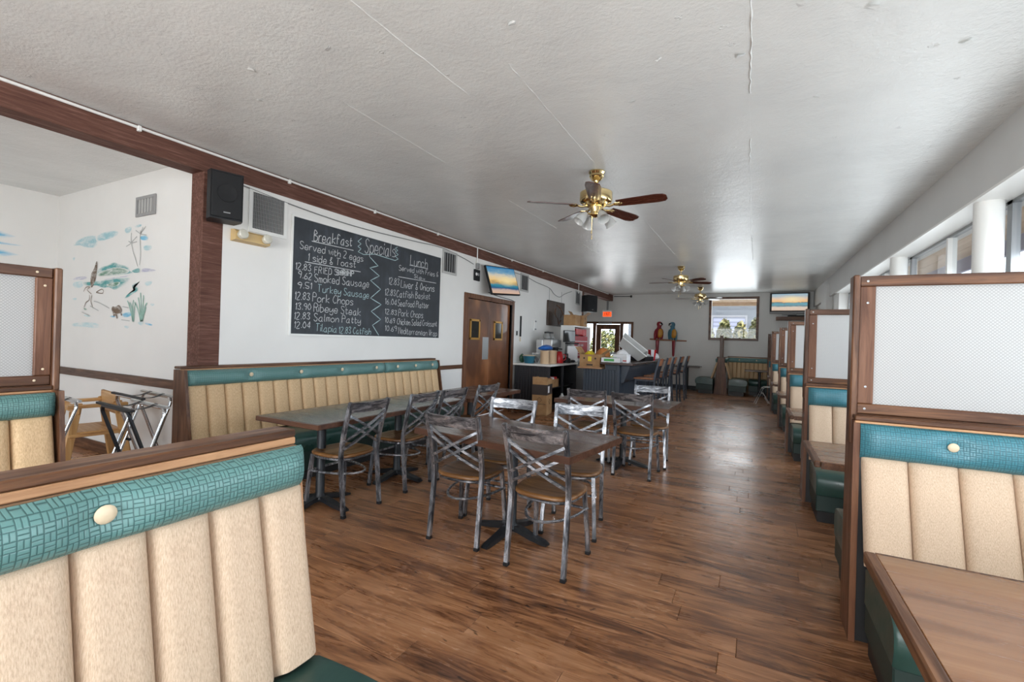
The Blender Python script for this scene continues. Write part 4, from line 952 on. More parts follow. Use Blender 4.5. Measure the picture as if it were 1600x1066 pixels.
MURAL={
'sky_blue': [[(-7.105, 2.307), (-6.863, 2.394), (-6.481, 2.385), (-6.501, 2.253), (-6.734, 2.262), (-6.918, 2.308)], [(-6.482, 2.399), (-6.047, 2.409), (-6.017, 2.349), (-6.282, 2.317), (-6.505, 2.32)], [(-5.88, 2.414), (-5.718, 2.419), (-5.764, 2.354), (-5.864, 2.356)], [(-5.489, 2.205), (-5.304, 2.192), (-5.347, 2.147), (-5.474, 2.152)], [(-5.669, 2.421), (-5.526, 2.426), (-5.548, 2.398), (-5.668, 2.396)]] ,
'bright_blue': [[(-5.566, 2.302), (-5.472, 2.306), (-5.389, 2.276), (-5.422, 2.248), (-5.54, 2.263)], [(-5.888, 1.519), (-5.664, 1.532), (-5.686, 1.482), (-5.86, 1.475)], [(-5.419, 1.429), (-5.258, 1.407), (-5.28, 1.395), (-5.395, 1.405)], [(-6.174, 1.487), (-6.016, 1.496), (-6.04, 1.468)]] ,
'pale_blue': [[(-7.076, 1.884), (-6.739, 1.887), (-6.823, 1.807), (-7.039, 1.813)], [(-5.443, 1.833), (-5.283, 1.84), (-5.326, 1.794), (-5.418, 1.796)], [(-7.043, 1.407), (-6.418, 1.42), (-6.385, 1.347), (-6.794, 1.368), (-7.04, 1.365)], [(-5.855, 1.387), (-5.705, 1.389), (-5.752, 1.351)], [(-5.585, 1.427), (-5.42, 1.435), (-5.464, 1.386)], [(-7.094, 1.688), (-6.938, 1.699), (-6.967, 1.665)], [(-7.095, 2.166), (-7.017, 2.176), (-7.045, 2.121)], [(-5.338, 1.615), (-5.225, 1.614), (-5.268, 1.585)], [(-6.803, 1.505), (-6.566, 1.492), (-6.652, 1.472)]] ,
'lilac': [[(-7.109, 1.906), (-6.985, 1.937), (-6.713, 1.941), (-6.71, 1.9)], [(-5.521, 1.957), (-5.452, 1.979), (-5.21, 1.942), (-5.266, 1.935), (-5.496, 1.932)], [(-6.392, 1.883), (-5.737, 1.917), (-5.761, 1.899), (-6.362, 1.855)]] ,
'teal': [[(-6.798, 1.875), (-6.533, 1.867), (-5.736, 1.898), (-5.832, 1.833), (-5.982, 1.786), (-6.072, 1.766), (-6.168, 1.804), (-6.331, 1.795), (-6.473, 1.832), (-6.705, 1.825)], [(-6.451, 1.924), (-6.441, 1.984), (-6.346, 2.026), (-6.209, 2.033), (-6.078, 2.065), (-5.972, 2.034), (-5.855, 2.016), (-5.779, 1.993), (-5.764, 1.955), (-5.689, 1.946), (-5.713, 1.928)], [(-5.714, 1.953), (-5.642, 1.969), (-5.547, 1.983), (-5.532, 1.933), (-5.64, 1.932)], [(-5.633, 1.821), (-5.515, 1.842), (-5.632, 1.808), (-5.668, 1.793), (-5.558, 1.776), (-5.568, 1.745), (-5.675, 1.717), (-5.748, 1.687), (-5.834, 1.676), (-5.774, 1.719), (-5.629, 1.747), (-5.606, 1.771), (-5.705, 1.798)]] ,
'green': [[(-6.423, 1.923), (-6.412, 1.969), (-6.206, 1.987), (-6.074, 2.007), (-5.841, 1.984), (-5.763, 1.943), (-5.991, 1.933), (-6.203, 1.928)], [(-6.251, 1.832), (-5.935, 1.855), (-5.984, 1.812), (-6.141, 1.803)], [(-6.778, 1.587), (-6.658, 1.56), (-6.731, 1.549)]] ,
'brown': [[(-6.616, 1.816), (-6.611, 1.964), (-6.542, 2.001), (-6.478, 2.118), (-6.458, 2.038), (-6.479, 1.919), (-6.557, 1.801)], [(-6.112, 1.558), (-6.088, 1.596), (-6.021, 1.583), (-5.945, 1.614), (-5.878, 1.557), (-5.888, 1.519), (-5.991, 1.513), (-5.962, 1.468), (-5.987, 1.456), (-6.017, 1.506), (-6.054, 1.474), (-6.07, 1.519)], [(-5.862, 1.513), (-5.886, 1.481), (-5.914, 1.519)]] ,
}
MLINES= [[(-5.583, 1.997), (-5.637, 2.085), (-5.69, 2.163), (-5.734, 2.277), (-5.726, 2.351)], [(-5.548, 2.007), (-5.532, 2.128), (-5.551, 2.252), (-5.546, 2.361)], [(-5.732, 2.24), (-5.83, 2.215)], [(-5.727, 2.246), (-5.783, 2.268)], [(-5.72, 2.251), (-5.614, 2.305)], [(-5.708, 2.244), (-5.611, 2.25)], [(-5.543, 2.324), (-5.642, 2.369)], [(-5.544, 2.336), (-5.442, 2.395)], [(-5.543, 2.324), (-5.425, 2.303)], [(-5.539, 2.33), (-5.5, 2.394)], [(-6.582, 1.734), (-6.687, 1.784), (-6.616, 1.813), (-6.719, 1.812), (-6.775, 1.765)], [(-6.468, 1.752), (-6.344, 1.782), (-6.301, 1.762), (-6.327, 1.736), (-6.468, 1.748)], [(-6.624, 1.721), (-6.63, 1.668), (-6.707, 1.641), (-6.748, 1.587)], [(-6.566, 1.72), (-6.591, 1.654), (-6.543, 1.593)], [(-6.519, 1.653), (-6.376, 1.631), (-6.153, 1.571)], [(-6.602, 1.6), (-6.398, 1.546)], [(-6.805, 1.533), (-6.624, 1.492)], [(-5.867, 1.588), (-5.741, 1.575)], [(-5.884, 1.45), (-5.708, 1.439)], [(-6.535, 1.907), (-6.559, 1.828)]]
REEDS= [[(-5.646, 1.433), (-5.716, 1.581), (-5.77, 1.65)], [(-5.646, 1.433), (-5.679, 1.581), (-5.719, 1.631)], [(-5.639, 1.433), (-5.656, 1.593), (-5.642, 1.655)], [(-5.629, 1.433), (-5.619, 1.581), (-5.597, 1.617)], [(-5.49, 1.434), (-5.558, 1.568), (-5.622, 1.63)], [(-5.485, 1.434), (-5.524, 1.605), (-5.552, 1.678)], [(-5.478, 1.435), (-5.489, 1.604), (-5.508, 1.726)], [(-5.471, 1.435), (-5.453, 1.592), (-5.447, 1.701)], [(-5.462, 1.435), (-5.417, 1.58), (-5.373, 1.621)], [(-5.455, 1.435), (-5.425, 1.519), (-5.394, 1.579)]]

cbw, cbh = 2.53, 1.212
cb = on_left('chalkboard', 'large chalkboard menu with breakfast and lunch specials in white chalk', 'chalkboard', 3.163, 1.36)
B(0, cbw, -.016, -.003, 0, cbh).obj('slate', 'slate', cb)
MB().box(-.02, cbw + .02, -.022, -.002, -.02, 0).box(-.02, 0, -.022, -.002, 0, cbh).box(cbw, cbw + .02, -.022, -.002, 0, cbh).box(-.02, cbw + .02, -.022, -.002, cbh, cbh + .018).obj('frame', 'trimwhite', cb)
white, blue = MB(), MB()
for k, (txt, x0, z0, x1, z1, h) in enumerate(TEXT):
    tgt = blue if txt in ('Turkey Sausage', 'Tilapia', 'Catfish', '12.83 Catfish') else white
    for wd in ((.0085 if h > .1 else .0068),): 
        m = text_mb(txt, x0, z0, x1, z1, h, wd, -.0165); tgt.add(m.v, m.f)
    if txt == 'FRIED SHRIMP':   # this line was written over
        m = text_mb('SHRIMP', x0 + .30, z0 + .02, x1, z1 + .004, h * .8, .008, -.0166); white.add(m.v, m.f)
for k, l in enumerate(LINES): 
    P = []
    for a, b in zip(l, l[1:]): P += [(lerp(a[0], b[0], f / 4), lerp(a[1], b[1], f / 4)) for f in range(4)]
    ribbon(blue if k >= 4 else white, P + [tuple(l[-1])], .010 if k == 4 else .0085, -.0164)
white.obj('white_lettering', 'chalk', cb); blue.obj('blue_lettering', 'chalkb', cb)

# air grilles
def grille(label, y, z, w_, h_, fins, group=None, vert=True, big=False):
    t = on_left('wall_vent', label, 'vent', y, z, 0, group); f = .035
    frame_xz(0, w_, 0, h_, f, -.014, -.001).obj('frame', 'trimwhite' if big else 'ventframe', t)
    B(f, w_ - f, -.004, -.001, f, h_ - f).obj('backing', 'ventdark', t)
    me = None
    for k in range(fins):
        if me is None: o = B(-.0035, .0035, -.012, -.0045, f, h_ - f).obj('fin', 'ventfin', t); me = o.data
        else: o = bpy.data.objects.new('fin', me); COL.objects.link(o); o.parent = t
        o.location = (f + (w_ - 2 * f) * (k + .5) / fins, 0, 0)
    if big:
        m = MB()
        for k in range(9): m.box(f, w_ - f, -.0075, -.0055, f + (h_ - 2 * f) * (k + .5) / 9 - .0015, f + (h_ - 2 * f) * (k + .5) / 9 + .0015)
        m.obj('cross_wire', 'ventfin', t)
grille('large black return-air grille in a white frame beside the speaker', 2.69, 2.315, .40, .415, 20, big=True)
grille('grey wall vent right of the chalkboard', 5.745, 2.36, .38, .36, 5, 'grey wall vents')
grille('grey wall vent right of the television', 8.415, 2.375, .375, .37, 5, 'grey wall vents')
grille('grey wall vent nearest the far left corner post', 11.69, 2.37, .38, .37, 5, 'grey wall vents')
t = thing('wall_vent', 'small grey vent above the mural on the alcove wall', 'vent', (-5.635, 2.397, 2.50)); frame_xz(0, .375, 0, .20, .03, -.012, -.001).obj('frame', 'ventfin', t); B(.03, .345, -.004, -.001, .03, .17).obj('backing', 'ventfin', t)
for k in range(5): B(.06 + k * .055, .085 + k * .055, -.010, -.0045, .03, .17).obj('fin', 'ventframe', t)
# loudspeakers
def speaker(name, label, loc, rz, w_, h_, d_, oval=True):
    t = thing(name, label, 'speaker', loc, rz)
    poly = [(-w_ / 2 * .8, 0), (w_ / 2 * .8, 0), (w_ / 2, -d_ * .62), (w_ / 2 * .93, -d_), (-w_ / 2 * .93, -d_), (-w_ / 2, -d_ * .62)]
    m = MB().prism(poly, 2, 0, h_); m.obj('cabinet', 'black', t)
    MB().box(-w_ / 2 * .88, w_ / 2 * .88, -d_ - .012, -d_ - .0005, .012, h_ - .012, bev=.008, seg=2).obj('front_grille', 'darkgrille', t)
    MB().lathe([(.075, 0), (.073, .004), (.066, .002), (.0001, .003)], 28).xf(Matrix.Translation((0, -d_ - .012, h_ * .55)) @ Matrix.Rotation(PI / 2, 4, 'X')).obj('woofer_ring', 'darkgrille', t, smooth=True)
    B(-.025, .025, -d_ - .0145, -d_ - .0123, .052, .062).obj('badge', 'greyp', t)
    MB().tube([(0, .0, h_ * .9), (0, .05, h_ * .96), (0, .06, h_ + .03)], .012, 8).box(-.03, .03, .052, .064, h_ * .55, h_ * .75).tube([(0, .0, h_ * .65), (0, .06, h_ * .65)], .012, 8).obj('bracket', 'iron', t)
    return t
t = speaker('wall_speaker', 'black loudspeaker on the brown post above the yellowed emergency light', (-4.14, 2.375, 2.30), R(72), .26, .40, .20)
t = speaker('wall_speaker', 'black loudspeaker hanging under the beam at the far left post', (-4.07, 12.05, 2.18), R(58), .36, .44, .28)
# emergency light
t = on_left('emergency_light', 'yellowed emergency light with two round lamps under the grille', 'light', 2.53, 2.19)
MB().prism([(-.002, 0), (-.075, .012), (-.08, .085), (-.055, .105), (-.002, .11)], 0, .0, .34).obj('housing', 'cream', t)
for x in (.05, .285):
    M = Matrix.Translation((x, -.078, .055)) @ Matrix.Rotation(R(78), 4, 'X')
    MB().lathe([(.036, 0), (.043, .03), (.045, .045), (.038, .055), (.0001, .06)], 24).xf(M).obj('lamp_head', 'lens', t, smooth=True)
# television on the left wall
t = thing('wall_television', 'tilted flat television with a beach sunset high on the left wall over the double door', 'television', (-4.055, 7.325, 2.425), PI / 2)
t.rotation_euler = (R(-16), R(-4), PI / 2 - .10)
B(-.455, .455, -.02, .02, -.265, .265, bev=.006).obj('bezel', 'black', t); B(-.435, .435, -.0215, -.0202, -.243, .247).obj('screen', 'scr_a', t)
B(-.30, .30, .0205, .05, -.2, .15, bev=.01).obj('back_cover', 'black', t); B(-.34, -.16, .05, .085, -.07, .07).obj('wall_bracket', 'iron', t)
t = on_left('bracket_plate', 'black television bracket plate with round sockets left of the television', 'bracket', 6.64, 2.36); B(0, .17, -.03, -.002, 0, .19, bev=.004).obj('plate', 'black', t)
for x in (.05, .115): MB().lathe([(.028, 0), (.026, .006), (.0001, .004)], 16).xf(Matrix.Translation((x, -.03, .11)) @ Matrix.Rotation(PI / 2, 4, 'X')).obj('socket', 'whitep' if x < .1 else 'greyp', t)
B(.06, .12, -.05, -.002, .20, .30, bev=.006).obj('junction_box', 'greyp', t)
# carved plaque hung on wires
t = on_left('carved_plaque', 'dark carved wooden plaque hanging by two wires above the counter', 'plaque', 9.80, 1.73)
B(0, 1.03, -.045, -.005, 0, .585, bev=.006).obj('board', 'plaque', t)
for P, r in (([(.50, .50), (.66, .48), (.78, .42), (.88, .34), (.93, .29)], .014), ([(.45, .42), (.40, .30), (.48, .22), (.58, .20), (.62, .12), (.66, .05)], .010), ([(.66, .05), (.74, .09), (.80, .15)], .016), ([(.72, .34), (.80, .28), (.76, .20)], .008)):
    MB().tube([(x, -.048, z) for x, z in P], r, 6).obj('carving', 'red1', t)
for x in (.12, .90): MB().tube([(x, -.01, .58), (x, -.006, .86)], .003, 5).obj('hanging_wire', 'cable', t)
# wires and small fittings
def cable(label, P, r=.006, mat='cable'):
    Q = []
    for i in range(len(P) - 1):
        a, b, c, d = [Vector(P[j]) for j in (max(i - 1, 0), i, i + 1, min(i + 2, len(P) - 1))]
        for k in range(6):
            f = k / 6; Q.append(.5 * ((2 * b) + (c - a) * f + (2 * a - 5 * b + 4 * c - d) * f * f + (-a + 3 * b - 3 * c + d) * f ** 3))
    Q.append(Vector(P[-1])); return tag(MB().tube(Q, r, 6).obj('cable', mat, smooth=True), label, 'cable')
X_ = XL + .009
cable('grey cable sagging along the wall above the chalkboard', [(X_, 2.47, 2.735), (X_, 3.2, 2.68), (X_, 4.0, 2.66), (X_, 5.0, 2.70), (X_, 5.72, 2.735), (X_, 6.3, 2.68), (X_, 6.62, 2.63)])
cable('grey cable looping on the wall above the carved plaque', [(X_, 7.9, 2.70), (X_, 8.6, 2.70), (X_, 9.2, 2.64), (X_, 9.9, 2.60), (X_, 10.2, 2.49), (X_, 10.55, 2.45), (X_, 10.9, 2.56), (X_, 11.4, 2.68)])
cable('short dark cable running down from the television to the door frame', [(XL + .04, 7.1, 2.2), (X_, 7.5, 2.17), (X_, 8.0, 2.15), (X_, 8.2, 2.125)], .006, 'black')
t = on_left('wall_strip', 'narrow dark vertical strip on the wall right of the double door', 'strip', 8.45, 1.44); B(0, .05, -.02, -.001, 0, .42, bev=.003).obj('strip', 'black', t); B(.005, .045, -.012, -.001, -.10, -.01, bev=.003).obj('tip', 'button', t)
t = on_left('light_switch', 'dark light switch on the wall next to the door frame', 'switch', 8.27, 1.44); B(0, .08, -.008, -.001, 0, .13, bev=.003).obj('plate', 'whitep', t); B(.015, .065, -.018, -.0082, .02, .11, bev=.003).obj('toggle', 'black', t)
t = on_left('wall_outlet', 'white wall outlet left of the coffee machine', 'outlet', 9.10, 1.58); B(0, .12, -.03, -.001, 0, .24, bev=.006).obj('plate', 'whitep', t)
for z in (.02, .19): B(.02, .10, -.034, -.0305, z, z + .03).obj('socket', 'greyp', t)
t = on_left('white_wall_area', 'plain white painted wall below the chair rail between the bench end and the door', 'panel', 5.60, .12); B(0, .72, -.012, -.002, 0, .70, bev=.002).obj('board', 'whitep', t)  # thin sheet standing for the white-painted wall below the chair rail
# mural painted on the alcove wall, and a second one on the far alcove wall
mu = thing('wall_mural', 'faded painted mural of a heron, turtle, island and palms on the alcove wall', 'mural', (0, 0, 0))
lay = 0
for k, polys in MURAL.items():
    for P in polys:
        lay += 1; yy = 2.3992 - .0001 * lay
        c = (sum(p[0] for p in P) / len(P), sum(p[1] for p in P) / len(P)); S = P
        for _ in range(2):
            S = [q for i in range(len(S)) for q in ((lerp(S[i][0], S[(i + 1) % len(S)][0], .25), lerp(S[i][1], S[(i + 1) % len(S)][1], .25)), (lerp(S[i][0], S[(i + 1) % len(S)][0], .75), lerp(S[i][1], S[(i + 1) % len(S)][1], .75)))]
        n_ = len(S); big = 1.12 if k != 'brown' else 1.0
        rings = [[(c[0] + (p[0] - c[0]) * q, yy, c[1] + (p[1] - c[1]) * q) for p in S] for q in (.55, big)]
        m = MB().add([(c[0], yy, c[1])] + rings[0] + rings[1], [[0, 1 + i, 1 + (i + 1) % n_] for i in range(n_)] + [[1 + i, 1 + n_ + i, 1 + n_ + (i + 1) % n_, 1 + (i + 1) % n_] for i in range(n_)])
        o = m.obj({'sky_blue': 'painted_sky', 'bright_blue': 'painted_blue', 'pale_blue': 'painted_water', 'lilac': 'painted_shore', 'teal': 'painted_island', 'green': 'painted_trees', 'brown': 'painted_sail'}[k], 'mp_' + k, mu)
        at_ = o.data.attributes.new('edge', 'FLOAT', 'POINT')
        for i in range(len(o.data.vertices)): at_.data[i].value = 1. if i <= n_ or k == 'brown' else 0.
for k, l in enumerate(MLINES):
    m = MB(); ribbon(m, smooth2([tuple(p) for p in l]), .010, 2.3955); her = 10 <= k <= 13
    m.obj('heron_line' if her else 'palm_line' if k < 10 else 'shore_line', 'mp_brush' if her else 'mp_line', mu)
for l in REEDS:
    m = MB(); ribbon(m, smooth2([tuple(p) for p in l]), .015, 2.395); m.obj('painted_reed', 'mp_reed', mu)
mu = thing('wall_mural', 'turquoise brush strokes of a second mural at the left edge of the picture', 'mural', (XA + .002, 0, 0))
for k, (y0, y1, z0, z1) in enumerate(((1.2, 2.05, 2.32, 2.42), (1.2, 1.98, 2.22, 2.33), (1.2, 2.08, 2.12, 2.21), (1.2, 1.85, 2.03, 2.10), (1.2, 2.12, 2.26, 2.29))):
    n_ = 14; v = []
    for i in range(n_ + 1):
        yy = lerp(y0, y1, i / n_); q = (1 - (i / n_) ** 6) * (.9 + .25 * jr.random())
        for e in (-1.3, 0, 1.3): v.append((.0005 * k, yy, (z0 + z1) / 2 + e * (z1 - z0) / 2 * q))
    o = MB().add(v, [[3 * i + j, 3 * i + j + 1, 3 * i + j + 4, 3 * i + j + 3] for i in range(n_) for j in (0, 1)]).obj('painted_stroke', 'mp_bright_blue' if k % 2 == 0 else 'mp_sky_blue', mu)
    at_ = o.data.attributes.new('edge', 'FLOAT', 'POINT')
    for i in range(n_ + 1): at_.data[3 * i + 1].value = 1 - (i / n_) ** 4

# ================================================================== ALCOVE: HIGH CHAIR AND TRAY STANDS
t = thing('high_chair', 'light wooden high chair standing in the alcove', 'high chair', (-5.22, 1.92, 0), R(-8))
def board(t, name, a, b, w_, d_, mat='pine2'):
    a, b = Vector(a), Vector(b); d = b - a; M = d.to_track_quat('Z', 'Y').to_matrix().to_4x4(); M.translation = a
    return MB().box(-w_ / 2, w_ / 2, -d_ / 2, d_ / 2, 0, d.length, bev=.005).xf(M).obj(name, mat, t)
for x in (-.24, .24):
    for s in (-1, 1): board(t, 'leg', (x * 1.05, s * .24, 0), (x * .95, s * .13, .72), .03, .06)
    board(t, 'arm_rail', (x * .95, -.2, .69), (x * .95, .2, .69), .06, .028, 'pine1'); board(t, 'side_rail', (x, -.19, .45), (x, .19, .45), .05, .028, 'pine1'); board(t, 'side_rail', (x * 1.03, -.21, .14), (x * 1.03, .21, .14), .05, .028, 'pine1')
B(-.24, .24, -.16, .16, .455, .475, bev=.004).obj('seat', 'pine0', t); B(-.25, .25, .12, .145, .60, .78, bev=.02, seg=2).obj('backrest', 'pine0', t); B(-.25, .25, -.14, -.115, .62, .69, bev=.01).obj('front_rail', 'pine0', t)
B(-.012, .012, -.14, -.125, .47, .62).obj('crotch_post', 'pine2', t)
def tray_stand(label, loc, rz, black=False):
    t = thing('tray_stand', label, 'tray stand', loc, rz, 'folding tray stands')
    L, H_ = .27, .79
    def U(s, k):
        r = .05; P = [(-L * k, -s * .15, 0), (-L * k, s * .095, H_ - r)]
        for j in range(7):
            a = PI - PI / 2 * j / 6; P.append((-L * k + r + r * math.cos(a), s * lerp(.095, .105, j / 6), H_ - r + r * math.sin(a)))
        for j in range(7):
            a = PI / 2 - PI / 2 * j / 6; P.append((L * k - r + r * math.cos(a), s * lerp(.105, .095, j / 6), H_ - r + r * math.sin(a)))
        return P + [(L * k, s * .095, H_ - r), (L * k, -s * .15, 0)]
    MB().tube(U(1, 1.), .0125, 10).obj('outer_frame', 'chrome', t, smooth=True); MB().tube(U(-1, .90), .0125, 10).obj('inner_frame', 'iron' if black else 'chrome', t, smooth=True)
    for s in (-1, 1): B(-L - .04, L + .04, s * .105 - .014, s * .105 + .014, H_ + .002, H_ + .02, bev=.004).obj('top_bar', 'black' if s < 0 else 'stainless', t)
    for x in (-.12, .12):
        v = []
        for i in range(9):
            u = i / 8; yy = lerp(-.105, .105, u); z = H_ + .012 - .03 * (1 - (2 * u - 1) ** 2) + .012; v += [(x - .03, yy, z), (x + .03, yy, z)]
        MB().add(v, [[2 * i, 2 * i + 1, 2 * i + 3, 2 * i + 2] for i in range(8)]).obj('strap', 'black', t)
    for x in (-L * .95, L * .95): MB().tube([(x - .02, 0, .385), (x + .02, 0, .385)], .012, 8).obj('pivot', 'iron', t)
tray_stand('folding chrome tray stand next to the high chair', (-4.80, 1.50, 0), R(-4), True)
tray_stand('middle folding tray stand with black straps', (-4.60, 2.04, 0), R(-4))
tray_stand('folding tray stand next to the wall bench end, black cross legs', (-4.02, 1.72, 0), R(-4), True)

# ================================================================== ON AND AROUND THE COUNTER
def cyl(name, label, cat, loc, prof, mat, n=20, group=None): 
    o = MB().lathe(prof, n).obj(name, mat, smooth=True, angle=40); o.location = loc; return tag(o, label, cat, group)
Z1 = .9125
cyl('canister', 'left beige canister on the white counter', 'canister', (-3.66, 8.42, Z1), [(.085, 0), (.088, .01), (.088, .235), (.092, .24), (.092, .262), (.0001, .262)], 'beige')
cyl('canister', 'right beige canister on the white counter, next to the red jug', 'canister', (-3.63, 8.70, Z1), [(.105, 0), (.108, .01), (.108, .23), (.114, .24), (.114, .265), (.0001, .265)], 'beige')
t = thing('jug', 'red jug with a handle on the white counter', 'jug', (-3.60, 9.02, Z1))
MB().lathe([(.09, 0), (.095, .02), (.095, .15), (.075, .20), (.062, .225), (.066, .24), (.0001, .245)], 20).obj('body', 'redp', t, smooth=True); MB().tube([(.09, .02, .19), (.14, .03, .17), (.145, .03, .09), (.093, .02, .05)], .012, 8).obj('handle', 'redp', t, smooth=True)
# crumpled blue bag lying on the canisters
def lump(name, label, cat, loc, size, mat, seed, amp=.25, nu=18, nv=10, group=None):
    r = random.Random(seed); ph = [(r.uniform(1, 4), r.uniform(1, 4), r.uniform(0, 6), r.uniform(0, 6)) for _ in range(6)]
    def fn(u, v):
        a = 2 * PI * u; b = PI * (v - .5); k = 1 + amp * sum(math.sin(round(p[0]) * a + p[2]) * math.cos(p[1] * b + p[3]) for p in ph) / 3
        x, y, z = math.cos(a) * math.cos(b) * k, math.sin(a) * math.cos(b) * k, math.sin(b)
        return (x * size[0], y * size[1], max(z, -.85) * size[2] * (1 + amp * .4 * math.sin(3 * a)) )
    o = MB().grid(fn, nu, nv).obj(name, mat, smooth=True, angle=35); o.location = (loc[0], loc[1], loc[2] + size[2] * .85 * (1 + amp * .4)); return tag(o, label, cat, group)
lump('plastic_bag', 'bright blue bag on top of the beige canisters', 'bag', (-3.70, 8.56, Z1 + .262), (.11, .26, .055), 'blue', 3)
t = thing('wire_basket', 'teal woven basket on the left end of the white counter', 'basket', (-3.97, 8.36, Z1))
MB().lathe([(.09, 0), (.10, .02), (.13, .15), (.125, .15), (.095, .025), (.0001, .02)], 20).obj('bowl', 'teal_p', t, smooth=True); MB().tube([(.13 * math.cos(2 * PI * k / 20), .13 * math.sin(2 * PI * k / 20), .152) for k in range(20)], .008, 6, closed=True).obj('rim', 'button', t)
lump('cloth_bundle', 'crumpled dark cloth beside the teal basket', 'cloth', (-4.02, 8.66, Z1), (.10, .12, .07), 'greyp', 5)
lump('cloth_bundle', 'small olive cloth at the wall end of the white counter', 'cloth', (-4.17, 8.44, Z1), (.055, .07, .09), 'bird_green', 8)
t = thing('folding_rack', 'small white folding rack leaning on the counter', 'rack', (-3.83, 8.52, Z1))
MB().tube([(-.08, -.16, .0), (-.08, .02, .20)], .008, 6).tube([(.06, -.16, 0), (.06, .02, .20)], .008, 6).tube([(-.08, .02, .2), (.06, .02, .2)], .008, 6).tube([(-.08, .05, 0), (-.08, -.14, .2)], .008, 6).tube([(-.08, -.14, .2), (.06, -.14, .2)], .008, 6).obj('frame', 'whitep', t)
# coffee brewer
t = thing('coffee_brewer', 'stainless coffee brewer with two glass pots on top', 'coffee machine', (-3.98, 9.22, Z1), PI / 2)
B(-.26, .26, -.22, .12, 0, .05, bev=.006).obj('base', 'stainless', t); B(-.26, .26, -.02, .12, .05, .48, bev=.006).obj('tower', 'stainless', t); B(-.26, .26, -.24, -.021, .32, .48, bev=.008).obj('brew_head', 'stainless', t); B(-.22, .22, -.2, .1, .48, .495).obj('warmer_plate', 'greyp', t)
MB().lathe([(.07, .32), (.075, .30), (.055, .235), (.0001, .23)], 20, (.13, -.16, 0)).tube([(.13, -.23, .29), (.13, -.32, .285)], .012, 8).obj('filter_basket', 'black', t, smooth=True)
for k, x in enumerate((-.13, .11)):
    p = thing('coffee_pot', ('left glass coffee pot with a black collar on the brewer', 'right glass coffee pot with a black collar on the brewer')[k], 'coffee pot', (-3.98 + .06, 9.22 + x, Z1 + .496), PI / 2 + .4)
    MB().lathe([(.055, 0), (.075, .02), (.078, .06), (.05, .115), (.048, .13), (.044, .13), (.046, .112), (.072, .06), (.0001, .004)], 20).obj('bowl', 'glassy', p, smooth=True); MB().lathe([(.05, .122), (.052, .15), (.046, .155), (.0001, .155)], 20).tube([(.05, 0, .145), (.105, 0, .14), (.11, 0, .06), (.095, 0, .045)], .010, 6).obj('collar', 'black', p, smooth=True)
# till screen on its stand, card reader, paper stack
t = thing('till_screen', 'tilted black till screen beside the coffee brewer', 'screen', (-3.60, 9.60, Z1), R(60))
B(-.16, .16, -.02, .02, .44, .70, bev=.008).obj('display_body', 'black', t); B(-.145, .145, -.0225, -.0205, .46, .685).obj('screen', 'darkglass', t)
MB().prism([(-.10, 0), (.10, 0), (.06, .44), (-.02, .44)], 0, -.05, .05).obj('stand', 'greyp', t); B(-.13, .13, -.18, -.021, .40, .43, bev=.004).obj('keyboard_tray', 'black', t); B(-.14, .14, -.14, -.105, .02, .36, bev=.004).obj('paper_sheet', 'paper', t)
t = thing('kettle', 'black kettle on the white counter below the brewer', 'kettle', (-3.52, 9.26, Z1)); MB().lathe([(.085, 0), (.095, .03), (.085, .09), (.05, .11), (.015, .125), (.0001, .13)], 20).tube([(0, -.08, .09), (0, -.07, .19), (0, .07, .19), (0, .08, .09)], .01, 6).obj('body', 'black', t, smooth=True)
lump('dark_tray_stack', 'low dark trays at the right end of the white counter', 'trays', (-3.52, 9.56, Z1), (.09, .11, .035), 'black', 9, .05)
# dark steel cabinet with the red drinks cooler on it
t = thing('steel_cabinet', 'dark grey under-counter cabinet between the white counter and the bar', 'cabinet', (-3.86, 10.27, 0))
B(-.36, .36, -.50, .72, .06, .90, bev=.006).obj('body', 'greyp', t); B(-.37, .38, -.51, .73, .901, .93, bev=.004).obj('top', 'stainless', t); B(.361, .378, -.46, .10, .12, .86, bev=.004).obj('door', 'greyp', t); B(.361, .378, .12, .68, .12, .86, bev=.004).obj('door', 'greyp', t)
for y in (.05, .17): B(.378, .40, y - .01, y + .01, .45, .7, bev=.003).obj('handle', 'stainless', t)
MB().box(-.34, .34, -.48, .70, 0, .0595).obj('plinth', 'black', t)
t = thing('drinks_cooler', 'tall white drinks cooler with a red printed front on the grey cabinet', 'cooler', (-3.80, 10.27, .932))
MB().box(-.07, .25, -.50, -.47, 0, .80).box(-.07, .25, .62, .65, 0, .80).box(-.07, .25, -.469, .619, .77, .80).box(-.07, .25, -.469, .619, 0, .05).box(-.07, -.04, -.469, .619, .051, .769).obj('case', 'whitep', t)
B(.08, .20, -.42, .60, .055, .57, bev=.012).obj('red_panel', 'red', t)
B(.05, .18, -.16, .30, .60, .74, bev=.01).obj('red_carton', 'redp', t); B(.05, .18, .34, .56, .58, .74, bev=.01).obj('red_carton', 'redp', t)
B(.06, .18, -.40, -.28, .58, .72, bev=.01).obj('green_carton', 'greenprint', t)
m = MB()
for z in (.44, .12): m.box(.2005, .203, -.36, .58, z, z + .018)
m.box(.2005, .203, -.10, .32, .18, .19)
for k in range(2):   # flowing white script on the panel
    P = [(-.12 + .22 * k + .19 * i / 16, .355 + .025 * math.sin(i * 1.9) + (.02 if i in (0, 8) else 0)) for i in range(17)]
    mm = MB(); ribbon(mm, smooth2(P), .012); m.add([(.2035, p[0], p[2]) for p in mm.v], mm.f)
m.obj('white_script', 'paper', t)
MB().lathe([(.075, 0), (.07, .004), (.05, .003), (.0001, .003)], 24).xf(Matrix.Translation((.2005, .12, .27)) @ Matrix.Rotation(PI / 2, 4, 'Y')).obj('dark_emblem', 'exitdark', t)
